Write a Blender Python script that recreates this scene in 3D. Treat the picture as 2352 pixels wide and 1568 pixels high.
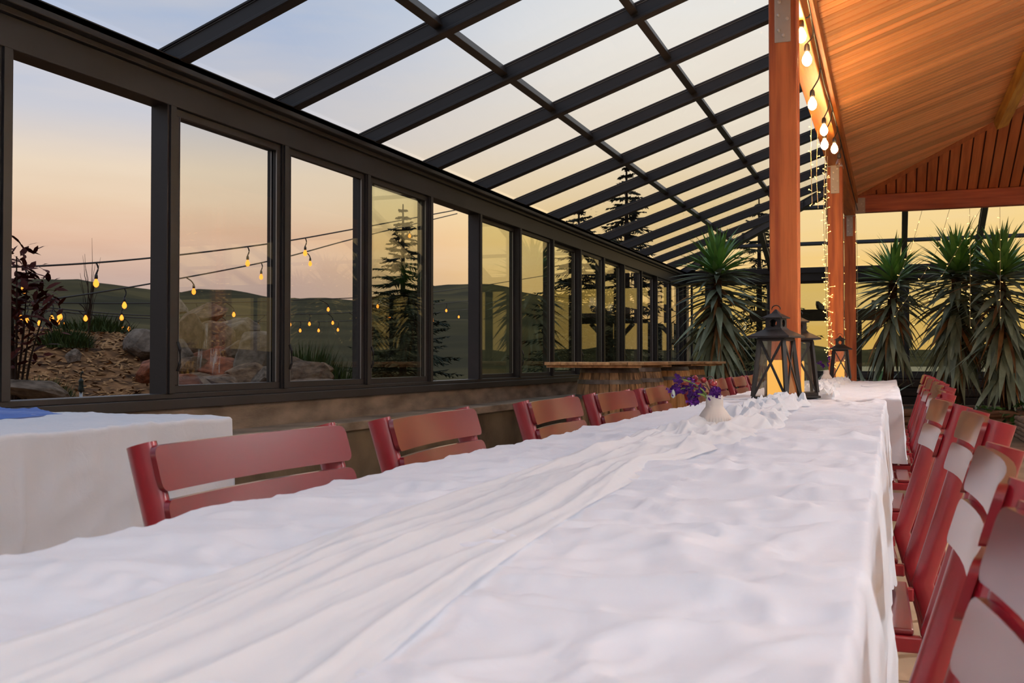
import bpy, bmesh, math, random
import numpy as np
from mathutils import Vector, Matrix, Euler, noise as mnoise

for o in list(bpy.data.objects): bpy.data.objects.remove(o, do_unlink=True)
SC = bpy.context.scene
COL = SC.collection
PI = math.pi
def s2l(c):
    return tuple(((x/255.)/12.92 if x/255. <= .04045 else ((x/255.+.055)/1.055)**2.4) for x in c)

# ------------------------------------------------------------------ camera
cam_d = bpy.data.cameras.new('camera'); cam = bpy.data.objects.new('camera', cam_d); COL.objects.link(cam)
cam_d.sensor_width = 36; cam_d.lens = 36*2300/2352.; cam_d.clip_start = .02; cam_d.clip_end = 3000
cam.location = (0, 0, .95)
cam.rotation_euler = (math.radians(90+1.02), 0, math.radians(20.80))
cam_d.dof.use_dof = True; cam_d.dof.focus_distance = 3.6; cam_d.dof.aperture_fstop = 14
SC.camera = cam
# ------------------------------------------------------------------ exposure
SC.view_settings.view_transform = 'Standard'; SC.view_settings.look = 'None'
SC.view_settings.gamma = 1; SC.view_settings.use_curve_mapping = False
SC.view_settings.exposure = 0.0
try:
    SC.cycles.transparent_max_bounces = 32
    SC.cycles.max_bounces = 10; SC.cycles.diffuse_bounces = 5; SC.cycles.glossy_bounces = 4
except Exception: pass
FILL_W = 265       # base watts of the added fill lamps out of view
# ------------------------------------------------------------------ world: sunset sky
W = bpy.data.worlds.new('world'); SC.world = W; W.use_nodes = True
nt = W.node_tree; nt.nodes.clear(); N = nt.nodes.new; Lk = nt.links.new
def ramp(nodes, stops, interp='LINEAR'):
    r = nodes.new('ShaderNodeValToRGB'); r.color_ramp.interpolation = interp
    e = r.color_ramp.elements
    while len(e) > 1: e.remove(e[-1])
    e[0].position = stops[0][0]; e[0].color = (*stops[0][1], 1)
    for p, c in stops[1:]:
        q = e.new(p); q.color = (*c, 1)
    return r
tc = N('ShaderNodeTexCoord'); sep = N('ShaderNodeSeparateXYZ'); Lk(tc.outputs['Generated'], sep.inputs[0])
el = N('ShaderNodeMapRange'); el.inputs[1].default_value = -.1; el.inputs[2].default_value = .9
Lk(sep.outputs['Z'], el.inputs[0])
def P(deg): return (math.sin(math.radians(deg))+.1)
cool = ramp(nt.nodes, [(0, s2l((60,52,45))), (.085, s2l((95,82,75))), (P(.5), s2l((184,160,154))), (P(4), s2l((194,166,156))),
    (P(6.5), s2l((226,184,156))), (P(8.5), s2l((234,206,176))), (P(10.2), s2l((234,214,190))), (P(13), s2l((204,204,212))), (P(17), s2l((182,194,218))), (P(22), s2l((154,182,220))), (P(40), s2l((178,199,230))), (1, s2l((205,216,236)))])
warm = ramp(nt.nodes, [(0, s2l((60,52,45))), (.085, s2l((95,82,70))), (P(.5), s2l((240,190,110))), (P(5), s2l((255,211,128))),
    (P(8), s2l((255,222,155))), (P(12), s2l((255,240,216))), (P(18), s2l((250,246,238))), (P(27), s2l((222,228,236))), (P(40), s2l((200,212,234))), (1, s2l((205,216,236)))])
Lk(el.outputs[0], cool.inputs[0]); Lk(el.outputs[0], warm.inputs[0])
flat = N('ShaderNodeVectorMath'); flat.operation = 'MULTIPLY'; flat.inputs[1].default_value = (1, 1, 0); Lk(tc.outputs['Generated'], flat.inputs[0])
nrm = N('ShaderNodeVectorMath'); nrm.operation = 'NORMALIZE'; Lk(flat.outputs[0], nrm.inputs[0])
dt = N('ShaderNodeVectorMath'); dt.operation = 'DOT_PRODUCT'; dt.inputs[1].default_value = (.1736, .9848, 0); Lk(nrm.outputs[0], dt.inputs[0])
az = N('ShaderNodeMapRange'); az.interpolation_type = 'SMOOTHSTEP'; az.inputs[1].default_value = .70; az.inputs[2].default_value = .97; Lk(dt.outputs['Value'], az.inputs[0])
mx = N('ShaderNodeMixRGB'); Lk(az.outputs[0], mx.inputs[0]); Lk(cool.outputs[0], mx.inputs[1]); Lk(warm.outputs[0], mx.inputs[2])
mp = N('ShaderNodeMapping'); mp.inputs['Scale'].default_value = (2.2, 2.2, 14); Lk(tc.outputs['Generated'], mp.inputs[0])
cn = N('ShaderNodeTexNoise'); cn.inputs['Scale'].default_value = 1.6; cn.inputs['Detail'].default_value = 7; cn.inputs['Roughness'].default_value = .55; Lk(mp.outputs[0], cn.inputs[0])
cm = N('ShaderNodeMapRange'); cm.inputs[1].default_value = .42; cm.inputs[2].default_value = .72; cm.inputs[3].default_value = 0; cm.inputs[4].default_value = .30; Lk(cn.outputs[0], cm.inputs[0])
cl = N('ShaderNodeMixRGB'); cl.inputs[2].default_value = (*s2l((244,226,204)), 1); Lk(cm.outputs[0], cl.inputs[0]); Lk(mx.outputs[0], cl.inputs[1])
bg = N('ShaderNodeBackground'); bg.inputs[1].default_value = 1.0; Lk(cl.outputs[0], bg.inputs[0])
wo = N('ShaderNodeOutputWorld'); Lk(bg.outputs[0], wo.inputs[0])

# ------------------------------------------------------------------ material helpers
MAT = {}
def principled(name, col, rough=.6, metal=0, spec=.5, var=0, nscale=8., stretch=(1,1,1), bump=0, bscale=None, col2=None, rnd=0, coat=0, emit=None, estr=0, contrast=(.35,.68), detail=5):
    m = bpy.data.materials.new(name); m.use_nodes = True; t = m.node_tree; b = t.nodes['Principled BSDF']
    c = s2l(col); b.inputs['Base Color'].default_value = (*c, 1); b.inputs['Roughness'].default_value = rough
    b.inputs['Metallic'].default_value = metal; b.inputs['Specular IOR Level'].default_value = spec
    if coat: b.inputs['Coat Weight'].default_value = coat; b.inputs['Coat Roughness'].default_value = .18
    if emit: b.inputs['Emission Color'].default_value = (*emit, 1); b.inputs['Emission Strength'].default_value = estr
    out = None
    tcn = t.nodes.new('ShaderNodeTexCoord'); mpn = t.nodes.new('ShaderNodeMapping'); mpn.inputs['Scale'].default_value = stretch
    t.links.new(tcn.outputs['Object'], mpn.inputs[0])
    if rnd:
        oi = t.nodes.new('ShaderNodeObjectInfo'); ad = t.nodes.new('ShaderNodeVectorMath'); ad.operation = 'ADD'
        ml = t.nodes.new('ShaderNodeVectorMath'); ml.operation = 'SCALE'; ml.inputs[0].default_value = (37, 71, 53)
        t.links.new(oi.outputs['Random'], ml.inputs['Scale']); t.links.new(mpn.outputs[0], ad.inputs[0]); t.links.new(ml.outputs[0], ad.inputs[1]); vec = ad.outputs[0]
    else: vec = mpn.outputs[0]
    if col2 or var:
        nz = t.nodes.new('ShaderNodeTexNoise'); nz.inputs['Scale'].default_value = nscale; nz.inputs['Detail'].default_value = detail
        t.links.new(vec, nz.inputs[0])
        mr = t.nodes.new('ShaderNodeMapRange'); mr.inputs[1].default_value = contrast[0]; mr.inputs[2].default_value = contrast[1]; t.links.new(nz.outputs[0], mr.inputs[0])
        mix = t.nodes.new('ShaderNodeMixRGB'); t.links.new(mr.outputs[0], mix.inputs[0])
        c2 = s2l(col2) if col2 else tuple(x*(1-var) for x in c)
        mix.inputs[1].default_value = (*c, 1); mix.inputs[2].default_value = (*c2, 1); out = mix.outputs[0]
    if rnd:
        hs = t.nodes.new('ShaderNodeHueSaturation'); mr2 = t.nodes.new('ShaderNodeMapRange'); mr2.inputs[3].default_value = 1-rnd; mr2.inputs[4].default_value = 1+rnd
        t.links.new(oi.outputs['Random'], mr2.inputs[0]); t.links.new(mr2.outputs[0], hs.inputs['Value'])
        if out: t.links.new(out, hs.inputs['Color'])
        else: hs.inputs['Color'].default_value = (*c, 1)
        out = hs.outputs[0]
    if out: t.links.new(out, b.inputs['Base Color'])
    if bump:
        nb = t.nodes.new('ShaderNodeTexNoise'); nb.inputs['Scale'].default_value = bscale or nscale*3; nb.inputs['Detail'].default_value = 6
        t.links.new(vec, nb.inputs[0]); bp = t.nodes.new('ShaderNodeBump'); bp.inputs['Strength'].default_value = bump; bp.inputs['Distance'].default_value = .01
        t.links.new(nb.outputs[0], bp.inputs['Height']); t.links.new(bp.outputs[0], b.inputs['Normal'])
    MAT[name] = m; return m
def emissive(name, col, strength):
    m = bpy.data.materials.new(name); m.use_nodes = True; t = m.node_tree; t.nodes.clear()
    e = t.nodes.new('ShaderNodeEmission'); e.inputs[0].default_value = (*col, 1); e.inputs[1].default_value = strength
    o = t.nodes.new('ShaderNodeOutputMaterial'); t.links.new(e.outputs[0], o.inputs[0]); MAT[name] = m; return m
def glass(name, tint, base=.04, rough=0.0, gain=1.0, dirt=0):
    m = bpy.data.materials.new(name); m.use_nodes = True; t = m.node_tree; t.nodes.clear()
    tr = t.nodes.new('ShaderNodeBsdfTransparent'); tr.inputs[0].default_value = (*tint, 1)
    gl = t.nodes.new('ShaderNodeBsdfGlossy'); gl.inputs['Roughness'].default_value = rough
    lw = t.nodes.new('ShaderNodeLayerWeight'); lw.inputs[0].default_value = .5
    pw = t.nodes.new('ShaderNodeMath'); pw.operation = 'POWER'; pw.inputs[1].default_value = 5; t.links.new(lw.outputs['Facing'], pw.inputs[0])
    ma = t.nodes.new('ShaderNodeMath'); ma.operation = 'MULTIPLY_ADD'; ma.inputs[1].default_value = (1-base)*gain; ma.inputs[2].default_value = base; t.links.new(pw.outputs[0], ma.inputs[0])
    mixs = t.nodes.new('ShaderNodeMixShader'); t.links.new(ma.outputs[0], mixs.inputs[0]); t.links.new(tr.outputs[0], mixs.inputs[1]); t.links.new(gl.outputs[0], mixs.inputs[2])
    o = t.nodes.new('ShaderNodeOutputMaterial'); last = mixs.outputs[0]
    if dirt:
        tcn = t.nodes.new('ShaderNodeTexCoord'); nz = t.nodes.new('ShaderNodeTexNoise'); nz.inputs['Scale'].default_value = 14; nz.inputs['Detail'].default_value = 9; nz.inputs['Roughness'].default_value = .8
        t.links.new(tcn.outputs['Object'], nz.inputs[0]); mr = t.nodes.new('ShaderNodeMapRange'); mr.inputs[1].default_value = .60; mr.inputs[2].default_value = .66; mr.inputs[4].default_value = dirt; t.links.new(nz.outputs[0], mr.inputs[0])
        df = t.nodes.new('ShaderNodeBsdfDiffuse'); df.inputs[0].default_value = (.35, .36, .38, 1)
        m2 = t.nodes.new('ShaderNodeMixShader'); t.links.new(mr.outputs[0], m2.inputs[0]); t.links.new(last, m2.inputs[1]); t.links.new(df.outputs[0], m2.inputs[2]); last = m2.outputs[0]
    t.links.new(last, o.inputs[0]); MAT[name] = m; return m
def fabric(name, col, transl=.25, alpha=0., weave=900, bump=.05):
    m = bpy.data.materials.new(name); m.use_nodes = True; t = m.node_tree; t.nodes.clear(); c = s2l(col)
    d = t.nodes.new('ShaderNodeBsdfDiffuse'); d.inputs[0].default_value = (*c, 1)
    tl = t.nodes.new('ShaderNodeBsdfTranslucent'); tl.inputs[0].default_value = (*c, 1)
    mi = t.nodes.new('ShaderNodeMixShader'); mi.inputs[0].default_value = transl; t.links.new(d.outputs[0], mi.inputs[1]); t.links.new(tl.outputs[0], mi.inputs[2]); last = mi.outputs[0]
    sh = t.nodes.new('ShaderNodeBsdfGlossy'); sh.inputs['Roughness'].default_value = .55
    m3 = t.nodes.new('ShaderNodeMixShader'); m3.inputs[0].default_value = .03; t.links.new(last, m3.inputs[1]); t.links.new(sh.outputs[0], m3.inputs[2]); last = m3.outputs[0]
    if alpha:
        tr = t.nodes.new('ShaderNodeBsdfTransparent'); m2 = t.nodes.new('ShaderNodeMixShader'); m2.inputs[0].default_value = alpha
        t.links.new(last, m2.inputs[1]); t.links.new(tr.outputs[0], m2.inputs[2]); last = m2.outputs[0]
    if bump:
        tcn = t.nodes.new('ShaderNodeTexCoord'); nz = t.nodes.new('ShaderNodeTexNoise'); nz.inputs['Scale'].default_value = 22; nz.inputs['Detail'].default_value = 3; nz.inputs['Distortion'].default_value = 1.2; t.links.new(tcn.outputs['Object'], nz.inputs[0])
        bp = t.nodes.new('ShaderNodeBump'); bp.inputs['Strength'].default_value = bump; bp.inputs['Distance'].default_value = .004; t.links.new(nz.outputs[0], bp.inputs['Height']); t.links.new(bp.outputs[0], d.inputs['Normal'])
    o = t.nodes.new('ShaderNodeOutputMaterial'); t.links.new(last, o.inputs[0]); MAT[name] = m; return m

principled('bronze', (40,37,37), .45, 0, .5, var=.25, nscale=3)
principled('alum', (150,152,155), .3, .8)
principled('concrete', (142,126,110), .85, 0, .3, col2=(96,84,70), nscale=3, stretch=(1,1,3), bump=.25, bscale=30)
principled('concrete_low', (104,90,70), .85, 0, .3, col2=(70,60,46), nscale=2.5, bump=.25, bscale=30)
principled('slab', (176,150,122), .8, 0, .3, col2=(140,118,94), nscale=2, bump=.15, bscale=25, rnd=.06)
principled('subfloor', (90,76,60), .9)
principled('post_wood', (224,126,66), .5, 0, .4, col2=(166,78,36), nscale=3, stretch=(9,9,.6), bump=.12, bscale=8, rnd=.05)
principled('beam_wood', (196,120,52), .5, 0, .4, col2=(150,84,34), nscale=3, stretch=(9,.6,9), bump=.1, bscale=8)
principled('beam_wood_x', (196,98,58), .5, 0, .4, col2=(150,66,36), nscale=3, stretch=(.6,9,9), bump=.1, bscale=8)
principled('ceil_wood', (240,178,120), .42, 0, .5, col2=(222,148,92), nscale=2, stretch=(.7,14,9), rnd=.24)
principled('gable_wood', (202,120,72), .5, 0, .4, col2=(170,92,52), nscale=2, stretch=(12,.8,3), rnd=.08)
principled('ceil_back', (84,40,20), .8)
principled('purlin_wood', (206,158,72), .6, 0, .3, col2=(170,122,52), nscale=3, stretch=(8,.7,8))
principled('plate', (205,190,172), .45, .1, .5, var=.15, nscale=6)
principled('bolt', (225,215,200), .3, .6)
principled('chair_red', (108,9,24), .34, 0, .5, var=.18, nscale=3, coat=.7)
principled('chair_red_dark', (134,12,30), .34, 0, .6, var=.2, nscale=3, coat=.5)
principled('lantern_metal', (44,40,38), .5, .3, .5, var=.2, nscale=20)
principled('ceramic', (206,198,190), .6, 0, .4, var=.06, nscale=30)
principled('barrel_old', (166,130,92), .8, 0, .3, col2=(84,64,46), nscale=4, stretch=(8,8,.7), bump=.3, bscale=9, rnd=.35)
principled('barrel_new', (224,178,120), .75, 0, .3, col2=(176,128,78), nscale=4, stretch=(8,8,.7), bump=.2, bscale=9, rnd=.15)
principled('hoop', (72,62,56), .55, .6, .5, col2=(120,112,106), nscale=9)
principled('barrel_head', (96,74,50), .8, 0, .3, var=.3)
principled('plank_top', (208,168,122), .75, 0, .3, col2=(150,114,78), nscale=3, stretch=(7,.8,7), bump=.25, bscale=9, rnd=.25)
principled('leaf_green', (134,184,88), .5, 0, .45, col2=(84,128,62), nscale=5, rnd=.35)
principled('leaf_grey', (156,168,142), .55, 0, .4, col2=(104,116,92), nscale=5, rnd=.4)
principled('leaf_dry', (150,110,66), .8, 0, .2, col2=(104,70,40), nscale=6, rnd=.3)
principled('trunk', (92,66,42), .9, 0, .2, col2=(52,36,24), nscale=14, bump=.5)
principled('vine_leaf', (86,128,58), .5, 0, .4, col2=(50,86,40), nscale=12, rnd=.35)
principled('soil', (52,40,30), .95, 0, .1, var=.4, nscale=20, bump=.5)
principled('log_wood', (126,92,68), .8, 0, .2, col2=(84,58,42), nscale=5, stretch=(.8,8,8), bump=.25, rnd=.15)
principled('bed_wood', (176,146,122), .8, 0, .2, col2=(132,104,84), nscale=5, stretch=(6,.8,8), bump=.25, rnd=.15)
principled('timber_dark', (52,40,32), .85, 0, .2, var=.35, nscale=6, rnd=.2)
principled('gravel', (196,180,156), .95, 0, .1, col2=(160,146,122), nscale=1.2, bump=.3, bscale=30)
principled('mulch', (138,100,66), .95, 0, .1, col2=(58,40,27), nscale=7, bump=.8, bscale=40)
principled('chip', (172,130,86), .85, 0, .2, var=.4, nscale=30)
principled('hill', (80,72,42), .95, 0, .05, col2=(48,46,27), nscale=.03, bump=0, contrast=(.35,.62))
principled('rock', (124,100,78), .85, 0, .3, col2=(74,56,42), nscale=3.5, bump=.7, bscale=9, rnd=.22)
principled('rock_red', (140,84,58), .85, 0, .3, col2=(92,54,38), nscale=3.5, bump=.6, bscale=9, rnd=.1)
principled('rock_grey', (126,112,98), .85, 0, .3, col2=(78,68,58), nscale=3.5, bump=.7, bscale=9, rnd=.1)
principled('bush_leaf', (78,34,28), .7, 0, .1, var=.4, nscale=9, rnd=.35)
principled('shrub_leaf', (62,78,34), .7, 0, .2, var=.45, nscale=9, rnd=.2)
principled('spruce', (40,50,34), .8, 0, .2, var=.4, nscale=6)
principled('bark', (56,42,32), .9, 0, .2, var=.35, nscale=14, bump=.4)
principled('cord', (26,22,20), .6)
principled('socket', (34,28,24), .5)
principled('cord_pale', (206,190,150), .5)
principled('pump_metal', (40,52,48), .5, .3)
principled('stem', (112,132,62), .6)
principled('stem_dark', (92,66,52), .6)
principled('petal', (86,22,120), .55, 0, .3, col2=(52,10,84), nscale=40, rnd=.25)
principled('petal_pale', (186,196,184), .7)
principled('rosehip', (150,30,34), .3, 0, .6, col2=(96,22,34), nscale=40)
principled('house', (196,176,150), .8)
fabric('cloth', (226,232,242), .12, bump=.45)
fabric('cloth_side', (226,206,192), .12)
fabric('shade_fabric', (240,232,220), .6, 0, bump=0)
fabric('gauze', (240,243,246), .30, .18, bump=0)
fabric('blue_gauze', (106,140,214), .25, .12, bump=0)
glass('pane_glass', (.985,.985,.975), .022)
glass('pane_glass_tint', (.86,.87,.74), .035)
glass('roof_glass', (.99,.99,.988), .012, gain=.35)
glass('roof_glass_dirty', (.98,.98,.98), .012, gain=.35, dirt=.75)
glass('lantern_glass', (.97,.96,.94), .03)
glass('bulb_clear', (.95,.93,.9), .12)
emissive('bulb_lit', (1, .58, .24), 330)
emissive('bulb_out', (1, .30, .035), 2.3)
emissive('fairy', (1, .58, .17), 5)
emissive('candle_lit', (1, .50, .10), 1.05)
m_ = principled('water', (214,210,200), .25); t_ = m_.node_tree; bw = t_.nodes['Principled BSDF']
tw = t_.nodes.new('ShaderNodeTexCoord'); mpw = t_.nodes.new('ShaderNodeMapping'); mpw.inputs['Scale'].default_value = (26,26,1.2); nw = t_.nodes.new('ShaderNodeTexNoise'); nw.inputs['Scale'].default_value = 1; rw = t_.nodes.new('ShaderNodeMapRange')
rw.inputs[1].default_value = .42; rw.inputs[2].default_value = .72; rw.inputs[4].default_value = .75
t_.links.new(tw.outputs['Object'], mpw.inputs[0]); t_.links.new(mpw.outputs[0], nw.inputs[0]); t_.links.new(nw.outputs[0], rw.inputs[0]); t_.links.new(rw.outputs[0], bw.inputs['Alpha'])

# ------------------------------------------------------------------ geometry helpers
class MB:
    """collects boxes, tubes, lathes ... into one mesh"""
    def __init__(s): s.v = []; s.f = []
    def add(s, vs, fs, M=None):
        o = len(s.v)
        for p in vs:
            p = Vector(p); s.v.append(tuple(M @ p) if M else tuple(p))
        s.f += [tuple(i+o for i in f) for f in fs]; return s
    def box(s, a, b, M=None):
        x0,y0,z0 = a; x1,y1,z1 = b
        return s.add([(x0,y0,z0),(x1,y0,z0),(x1,y1,z0),(x0,y1,z0),(x0,y0,z1),(x1,y0,z1),(x1,y1,z1),(x0,y1,z1)],
              [(0,3,2,1),(4,5,6,7),(0,1,5,4),(1,2,6,5),(2,3,7,6),(3,0,4,7)], M)
    def bar(s, p, q, w, h, up=(0,0,1)):
        p = Vector(p); q = Vector(q); d = (q-p); L = d.length; d.normalize(); r = d.cross(Vector(up))
        if r.length < 1e-4: r = d.cross(Vector((1,0,0)))
        r.normalize(); u = r.cross(d); M = Matrix((r, d, u)).transposed().to_4x4(); M.translation = p
        return s.box((-w/2,0,-h/2),(w/2,L,h/2), M)
    def tube(s, pts, r, n=8, sx=1., sy=1., cap=True, up=(0,0,1)):
        pts = [Vector(p) for p in pts]; rs = r if isinstance(r, (list,tuple)) else [r]*len(pts); o = len(s.v)
        for i, p in enumerate(pts):
            d = (pts[min(i+1,len(pts)-1)]-pts[max(i-1,0)]).normalized(); a = d.cross(Vector(up))
            if a.length < 1e-3: a = d.cross(Vector((1,0,0)))
            a.normalize(); bb = a.cross(d)
            for k in range(n):
                t = 2*PI*k/n; s.v.append(tuple(p+a*(math.cos(t)*rs[i]*sx)+bb*(math.sin(t)*rs[i]*sy)))
        for i in range(len(pts)-1):
            for k in range(n):
                s.f.append((o+i*n+k, o+i*n+(k+1)%n, o+(i+1)*n+(k+1)%n, o+(i+1)*n+k))
        if cap: s.f.append(tuple(o+k for k in range(n))[::-1]); s.f.append(tuple(o+(len(pts)-1)*n+k for k in range(n)))
        return s
    def lathe(s, prof, n=24, c=(0,0,0), rmod=None, cap=True):
        o = len(s.v)
        for i,(r,z) in enumerate(prof):
            for k in range(n):
                t = 2*PI*k/n; rr = r*(rmod(t,z) if rmod else 1); s.v.append((c[0]+rr*math.cos(t), c[1]+rr*math.sin(t), c[2]+z))
        for i in range(len(prof)-1):
            for k in range(n): s.f.append((o+i*n+k, o+i*n+(k+1)%n, o+(i+1)*n+(k+1)%n, o+(i+1)*n+k))
        if cap: s.f.append(tuple(o+k for k in range(n))[::-1]); s.f.append(tuple(o+(len(prof)-1)*n+k for k in range(n)))
        return s
    def mesh(s, name, mat, smooth=False):
        m = bpy.data.meshes.new(name); m.from_pydata(s.v, [], s.f); m.update()
        if mat: m.materials.append(MAT[mat])
        if smooth: m.polygons.foreach_set('use_smooth', [True]*len(m.polygons))
        return m
    def build(s, name, mat, parent=None, smooth=False, **kw):
        return link(name, s.mesh(name, mat, smooth), parent, **kw)
def link(name, data, parent=None, loc=None, rot=None, scale=None):
    o = bpy.data.objects.new(name, data); COL.objects.link(o)
    if parent: o.parent = parent
    if loc is not None: o.location = loc
    if rot is not None: o.rotation_euler = rot
    if scale is not None: o.scale = scale
    return o
def tag(o, label=None, cat=None, group=None, kind=None):
    if label: o['label'] = label
    if cat: o['category'] = cat
    if group: o['group'] = group
    if kind: o['kind'] = kind
    return o
def thing(name, loc, label, cat, group=None, rz=0, kind=None):
    o = link(name, None, None, loc, (0,0,rz)); o.empty_display_size = .1
    return tag(o, label, cat, group, kind)
def bevel(o, w=.004, seg=2):
    md = o.modifiers.new('bevel', 'BEVEL'); md.width = w; md.segments = seg; md.limit_method = 'ANGLE'; md.angle_limit = .7; return o
def copy_tree(o, parent=None):
    c = o.copy(); COL.objects.link(c); c.parent = parent
    for ch in list(o.children): copy_tree(ch, c)
    return c
# vectorised gradient noise
def make_perm(seed):
    r = np.random.RandomState(seed); p = r.permutation(256); a = r.rand(256)*2*PI
    return np.concatenate([p,p]), np.cos(a), np.sin(a)
def pnoise(x, y, seed=0):
    p, gx, gy = make_perm(seed); xi = np.floor(x).astype(int); yi = np.floor(y).astype(int); xf = x-xi; yf = y-yi
    xi &= 255; yi &= 255; u = xf**3*(xf*(xf*6-15)+10); v = yf**3*(yf*(yf*6-15)+10)
    def g(ix, iy, dx, dy):
        h = p[p[ix & 255]+(iy & 255)]; return gx[h]*dx+gy[h]*dy
    a = g(xi,yi,xf,yf); b_ = g(xi+1,yi,xf-1,yf); c = g(xi,yi+1,xf,yf-1); d = g(xi+1,yi+1,xf-1,yf-1)
    return (a+(b_-a)*u)+((c+(d-c)*u)-(a+(b_-a)*u))*v
def fbm(x, y, seed=0, oct=4, gain=.5):
    s = 0; a = 1; f = 1
    for i in range(oct): s = s+a*pnoise(x*f, y*f, seed+i*7); a *= gain; f *= 2.03
    return s
def ridged(x, y, seed=0): return 1-np.clip(np.abs(pnoise(x, y, seed))*2.2, 0, 1)
def grid_mesh(name, X, Y, Z, mat, parent=None, smooth=True, flip=False):
    n, m = X.shape; co = np.stack([X,Y,Z], -1).reshape(-1,3)
    i = np.arange(n*m).reshape(n,m); q = np.stack([i[:-1,:-1], i[1:,:-1], i[1:,1:], i[:-1,1:]], -1).reshape(-1,4)
    if flip: q = q[:, ::-1]
    me = bpy.data.meshes.new(name); me.vertices.add(len(co)); me.vertices.foreach_set('co', co.ravel().astype(np.float32))
    me.loops.add(q.size); me.loops.foreach_set('vertex_index', q.ravel().astype(np.int32)); me.polygons.add(len(q))
    me.polygons.foreach_set('loop_start', np.arange(0, q.size, 4, dtype=np.int32)); me.polygons.foreach_set('loop_total', np.full(len(q), 4, dtype=np.int32))
    if smooth: me.polygons.foreach_set('use_smooth', np.ones(len(q), dtype=bool))
    me.materials.append(MAT[mat]); me.update(calc_edges=True); me.validate()
    return link(name, me, parent)
R = random.Random(7)
U = R.uniform
ORD = ['first','second','third','fourth','fifth','sixth','seventh','eighth','ninth','tenth','eleventh','twelfth','thirteenth','fourteenth','fifteenth','sixteenth']

# ================================================================== STRUCTURE
# ---- ground outside: hills
def az_ridge(a):   # azimuth (deg, left negative) -> ridge elevation (deg)
    pts = [(-180,3.2),(-100,3.0),(-70,3.5),(-52,3.7),(-46.1,4.05),(-44.2,4.25),(-42.1,3.95),(-40.5,3.75),(-39.2,3.6),(-35.8,3.8),(-33.9,3.5),(-32.5,3.45),(-29.4,3.3),(-25.2,4.2),(-23.2,4.4),(-21.5,4.35),(-18.7,3.4),(-15.2,2.6),(-12.8,2.2),(-8,1.3),(-3,.5),(30,.5),(90,1.0),(180,3.2)]
    return np.interp(a, [p[0] for p in pts], [p[1] for p in pts])
na, nr = 420, 70
A_ = np.radians(np.linspace(-180, 180, na)); R_ = np.concatenate([np.linspace(0, 30, 12), np.geomspace(34, 900, nr-12)])
AA, RR = np.meshgrid(A_, R_, indexing='ij')
XX = RR*np.sin(AA); YY = RR*np.cos(AA)
rt = np.clip((RR-40)/(430-40), 0, 1)
top = .95+430*np.tan(np.radians(az_ridge(np.degrees(AA))))
prof = rt**1.35
ZZ = -.12-1.3*np.clip((RR-20)/25, 0, 1)*(1-rt)+top*prof*(rt<1)+np.where(rt>=1, top-(RR-430)*.06, 0)
ZZ += np.clip((RR-60)/200,0,1)*(fbm(XX*.02, YY*.02, 3)*3.0+fbm(XX*.12, YY*.12, 9, 3)*1.1*np.clip((RR-250)/150,0,1))*(RR<440)
tag(grid_mesh('hillside_ground', XX, YY, ZZ, 'hill', flip=True), 'rolling dark green hills beyond the windows', 'hills', kind='structure')

X, Y = np.meshgrid(np.linspace(-6,30,40), np.linspace(18.95,150,60), indexing='ij')
tag(grid_mesh('yard_gravel_ground', X, Y, -.06+.02*fbm(X,Y,2), 'gravel', flip=False), 'pale gravel yard beyond the far end wall', 'ground', kind='structure')
# ---- floor of concrete slabs
fl = thing('floor', (0,0,0), 'tan concrete floor slabs with joints', 'floor', kind='structure')
MB().box((-3.4,-4,-.10),(9,18.75,-.03)).build('sub_base', 'subfloor', fl)
slab = MB().box((0,0,-.03),(1.785,1.785,0)).mesh('slab', 'slab')
for i in range(7):
    for j in range(13):
        x = -3.4+i*1.8; y = -4+j*1.8
        if y > 18: continue
        link('slab', slab, fl, (x, y, 0), scale=(1,1,1) if y+1.785 < 18.75 else (1,(18.75-y)/1.785,1))

# ---- left wall: knee wall, ledge, frames and windows
WX = -3.70; EZ = 2.63; SL = .34; YF = 18.8; GP = 1.088; G0 = 4.41-7*GP
gy = [G0+k*GP for k in range(21)]          # mullion / rafter lines
wl = thing('wall_left', (WX,0,0), 'low concrete wall with ledge below dark framed windows', 'wall', kind='structure')
def loc(mb, name, mat, smooth=False, b=0, par=None):
    o = mb.build(name, mat, par or wl, smooth)
    if b: bevel(o, b)
    return o
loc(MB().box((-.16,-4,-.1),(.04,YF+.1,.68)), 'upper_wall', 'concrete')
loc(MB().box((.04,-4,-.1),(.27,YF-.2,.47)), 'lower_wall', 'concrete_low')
y = -4.
k = 0
while y < YF-.3:
    L = 1.62; y2 = min(y+L, YF-.2)
    loc(MB().box((.04,y,.47),(.31,y2-.008,.53+.002*(k%3))), 'ledge_cap', 'concrete', b=.006); y = y2; k += 1
loc(MB().box((-.08,-4,.68),(.07,YF,.735)).box((-.06,-4,.735),(.045,YF,.765)), 'sill_rail', 'bronze', b=.004)
loc(MB().box((-.07,-4,2.325),(.06,YF,2.47)).box((-.07,-4,2.47),(.085,YF,2.50)), 'header_beam', 'bronze', b=.004)
loc(MB().box((-.10,-4,2.50),(.13,YF,2.565)), 'eave_beam', 'bronze', b=.006)
mb = MB(); mb.add([(.13,-4,2.565),(-.10,-4,2.655),(-.10,YF,2.655),(.13,YF,2.565),(.13,-4,2.53),(-.10,-4,2.53),(-.10,YF,2.53),(.13,YF,2.53)],
   [(0,3,2,1),(4,5,6,7),(0,1,5,4),(1,2,6,5),(2,3,7,6),(3,0,4,7)]); loc(mb, 'eave_flashing', 'bronze')
mul = MB().box((-.06,-.036,.765),(.05,.036,2.325)).box((.05,-.022,.765),(.062,.022,2.325)).mesh('mullion', 'bronze')
for gyy in gy:
    if gyy < YF-.1: link('mullion', mul, wl, (0,gyy,0))
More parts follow.
